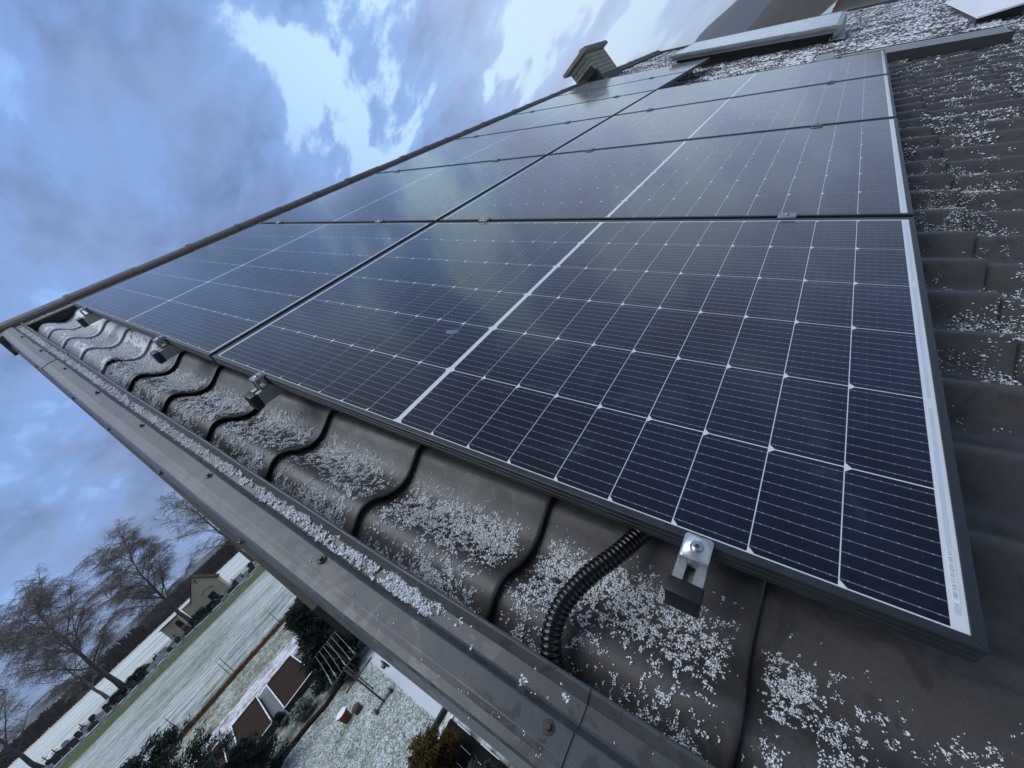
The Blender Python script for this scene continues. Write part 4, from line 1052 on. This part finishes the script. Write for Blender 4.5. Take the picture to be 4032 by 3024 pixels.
hut()
kinds = []
def grave_meshes():
    out = []
    for i in range(3):
        a = MB(); b = MB(); w = (0.7, 0.9, 1.3)[i]; h = (1.0, 1.25, 0.85)[i]
        a.prism([(-w / 2, 0.15), (w / 2, 0.15), (w / 2, h * 0.85), (w * 0.25, h), (-w * 0.25, h), (-w / 2, h * 0.85)], 'x', -0.08, 0.08)
        b.box((0.85, 0, 0.11), (1.7, w + 0.15, 0.22))
        out.append((a.mesh('headstone'), b.mesh('kerb')))
    return out
GM = grave_meshes(); cross = MB(); cross.box((0, 0, 0.95), (0.10, 0.10, 1.9)); cross.box((0, 0, 1.45), (0.085, 0.75, 0.10)); cross_me = cross.mesh('cross')
DK = []
for a, b in GM:
    d = (a.copy(), b.copy()); a.materials.append(M['stone_pale']); b.materials.append(M['stone_pale']); d[0].materials.append(M['stone_dark']); d[1].materials.append(M['stone_pale']); DK.append(d)
cross_me.materials.append(M['stone_dark'])
gy = -1.0; gi = 0
while gy > -50:
    for rowx in (-70.6, -73.8, -77.5):
        x, y = site(rowx + random.uniform(-.8, .8), gy + random.uniform(-.3, .3))
        if rowx < -77 and -15 < gy < -5: continue
        t = random.random(); k = random.randrange(3); dark = t < 0.6
        shape = ('narrow', 'tall broad', 'low wide')[k]; crossed = random.random() < 0.3; tone = 'dark' if dark else 'pale'
        extra = ' and a standing cross' if crossed else ''
        r = empty('grave', '%s grave with a %s headstone%s in the cemetery rows' % (tone, shape, extra), 'grave', (x, y, GZ), (0, 0, random.uniform(-.08, .08)), '%s %s graves%s' % (tone, shape, ' with crosses' if crossed else ''))
        for nm, me in zip(('headstone', 'kerb'), (DK if dark else GM)[k]): link(nm, me, None, r)
        if crossed:
            link('cross', cross_me, None, r, (-0.15, 0, 0))
    gy -= random.uniform(0.8, 1.4)
def clip_hedge(x, y, w, d, h, seed, label):
    conifer('hedge', (x, y), h, w, label, M['conifer'], 1600, seed, 'ball', 0.35)
for i, (x, y, w, h, lab) in enumerate(((-73.0, -9.6, 1.3, 1.5, 'dark clipped shrub right in front of the chapel side wall'), (-72.5, -16.9, 1.5, 1.6, 'rounded dark shrub in the cemetery left of the hut'), (-72.6, -7.9, 0.8, 1.2, 'round dark shrub below the chapel doorway'), (-73.2, -19.3, 1.1, 1.3, 'dark shrub between the hut and the wide bare tree'), (-72.5, -31, 1.6, 1.7, 'dark shrub among the graves at the far left'))):
    clip_hedge(x, y, w, w, h, 40 + i, lab)

# distant wood: a belt of bare brushwood beyond the far field
def brushwood(name, N, xr, yr, h, label, mat, w=0.5):
    x = rng.uniform(*xr, N); y = rng.uniform(*yr, N); top = h * (0.45 + 0.75 * fbm(x * 0.03, y * 0.035, 3, 81)) * rng.uniform(0.75, 1.05, N)
    a = rng.uniform(0, 6.28, N); lx = rng.normal(0, 0.12, N) * top; ly = rng.normal(0, 0.12, N) * top
    V = np.zeros((N, 4, 3)); c, s = np.cos(a) * w, np.sin(a) * w
    z0 = np.full(N, GZ - 0.1)
    V[:, 0] = np.stack([x - c * .3, y - s * .3, z0], 1); V[:, 1] = np.stack([x + c * .3, y + s * .3, z0], 1); V[:, 2] = np.stack([x + lx + c, y + ly + s, z0 + top * 0.75], 1); V[:, 3] = np.stack([x + lx - c * .2, y + ly - s * .2, z0 + top], 1)
    me = npmesh(name, V.reshape(-1, 3), np.arange(N * 4).reshape(-1, 4)); o = link(name, me, mat); return tag(o, label, 'wood', kind='stuff')
brushwood('distant_wood', 30000, (-330, -262), (-260, 80), 8.5, 'belt of bare brown brushwood beyond the far field', M['brush'], 0.26)

# hills and the roofs beyond the far gable
def hill(name, mat, cx, cy, rx, ry, h, seed, n=70):
    X, Y = np.meshgrid(np.linspace(-1, 1, n), np.linspace(-1, 1, n)); R = np.sqrt(X ** 2 + Y ** 2)
    Z = h * np.clip(np.cos(np.clip(R, 0, 1) * np.pi / 2), 0, 1) ** 1.1 * (0.82 + 0.36 * fbm(X * 5 + 9, Y * 5 + 3, 4, seed)) - 0.01 * h
    V = np.stack([cx + X * rx, cy + Y * ry, GZ + Z], -1).reshape(-1, 3); i = np.arange(n - 1)[:, None] * n + np.arange(n - 1)[None]
    F = np.stack([i, i + 1, i + n + 1, i + n], -1).reshape(-1, 4); me = npmesh(name, V, F); me.shade_smooth(); o = link(name, me, mat); o['kind'] = 'structure'
hill('hills', M['hill'], -4600, -500, 900, 3200, 58, 3)
hill('hills', M['hill'], -900, 3900, 2300, 1500, 400, 5)
hill('hills', M['hillb'], 60, 1150, 600, 420, 82, 9)
def far_house():
    x, y = -2.6, 62.0
    r = empty('neighbour_house', 'neighbouring house with red tiled roof seen over the far gable', 'house', (x, y, GZ))
    mb = MB(); mb.prism([(-4.5, 0), (4.5, 0), (4.5, 3.2), (0, 6.2), (-4.5, 3.2)], 'y', 0, 11); link('wall', mb.mesh('wall'), M['plaster_old'], r)
    for s in (-1, 1):
        mb = MB(); mb.prism([(s * 5.0, 2.85), (0, 6.2), (0, 6.42), (s * 5.0, 3.05)], 'y', -0.5, 11.5); rf = link('roof', mb.mesh('roof'), M['redroof'], r)
        for k in range(14):
            mb = MB(); f = (k + 0.5) / 14; mb.box((s * 5.0 * (1 - f), 5.5, 3.02 + 3.36 * f + 0.05), (0.06, 12, 0.07)); link('tile_course', mb.mesh('tile_course'), M['redroof'], rf)
far_house()

# the air: one closed box of even, pale haze round camera and scene
mb = MB(); mb.box((-700, 1000, (GZ - 1.0 + 440) / 2), (10400, 9600, 440 - (GZ - 1.0)))
hzm = bpy.data.materials.new('pale_haze'); hzm.use_nodes = True; nt = hzm.node_tree; nt.nodes.clear()
ho = nt.nodes.new('ShaderNodeOutputMaterial'); pv_ = nt.nodes.new('ShaderNodeVolumePrincipled'); nt.links.new(pv_.outputs[0], ho.inputs['Volume'])
pv_.inputs['Color'].default_value = (0.86, 0.92, 1.0, 1); pv_.inputs['Density'].default_value = 0.00014
hz_o = link('haze', mb.mesh('haze'), hzm); hz_o['kind'] = 'stuff'; hz_o['label'] = 'pale evening haze over the valley'; hz_o['category'] = 'haze'
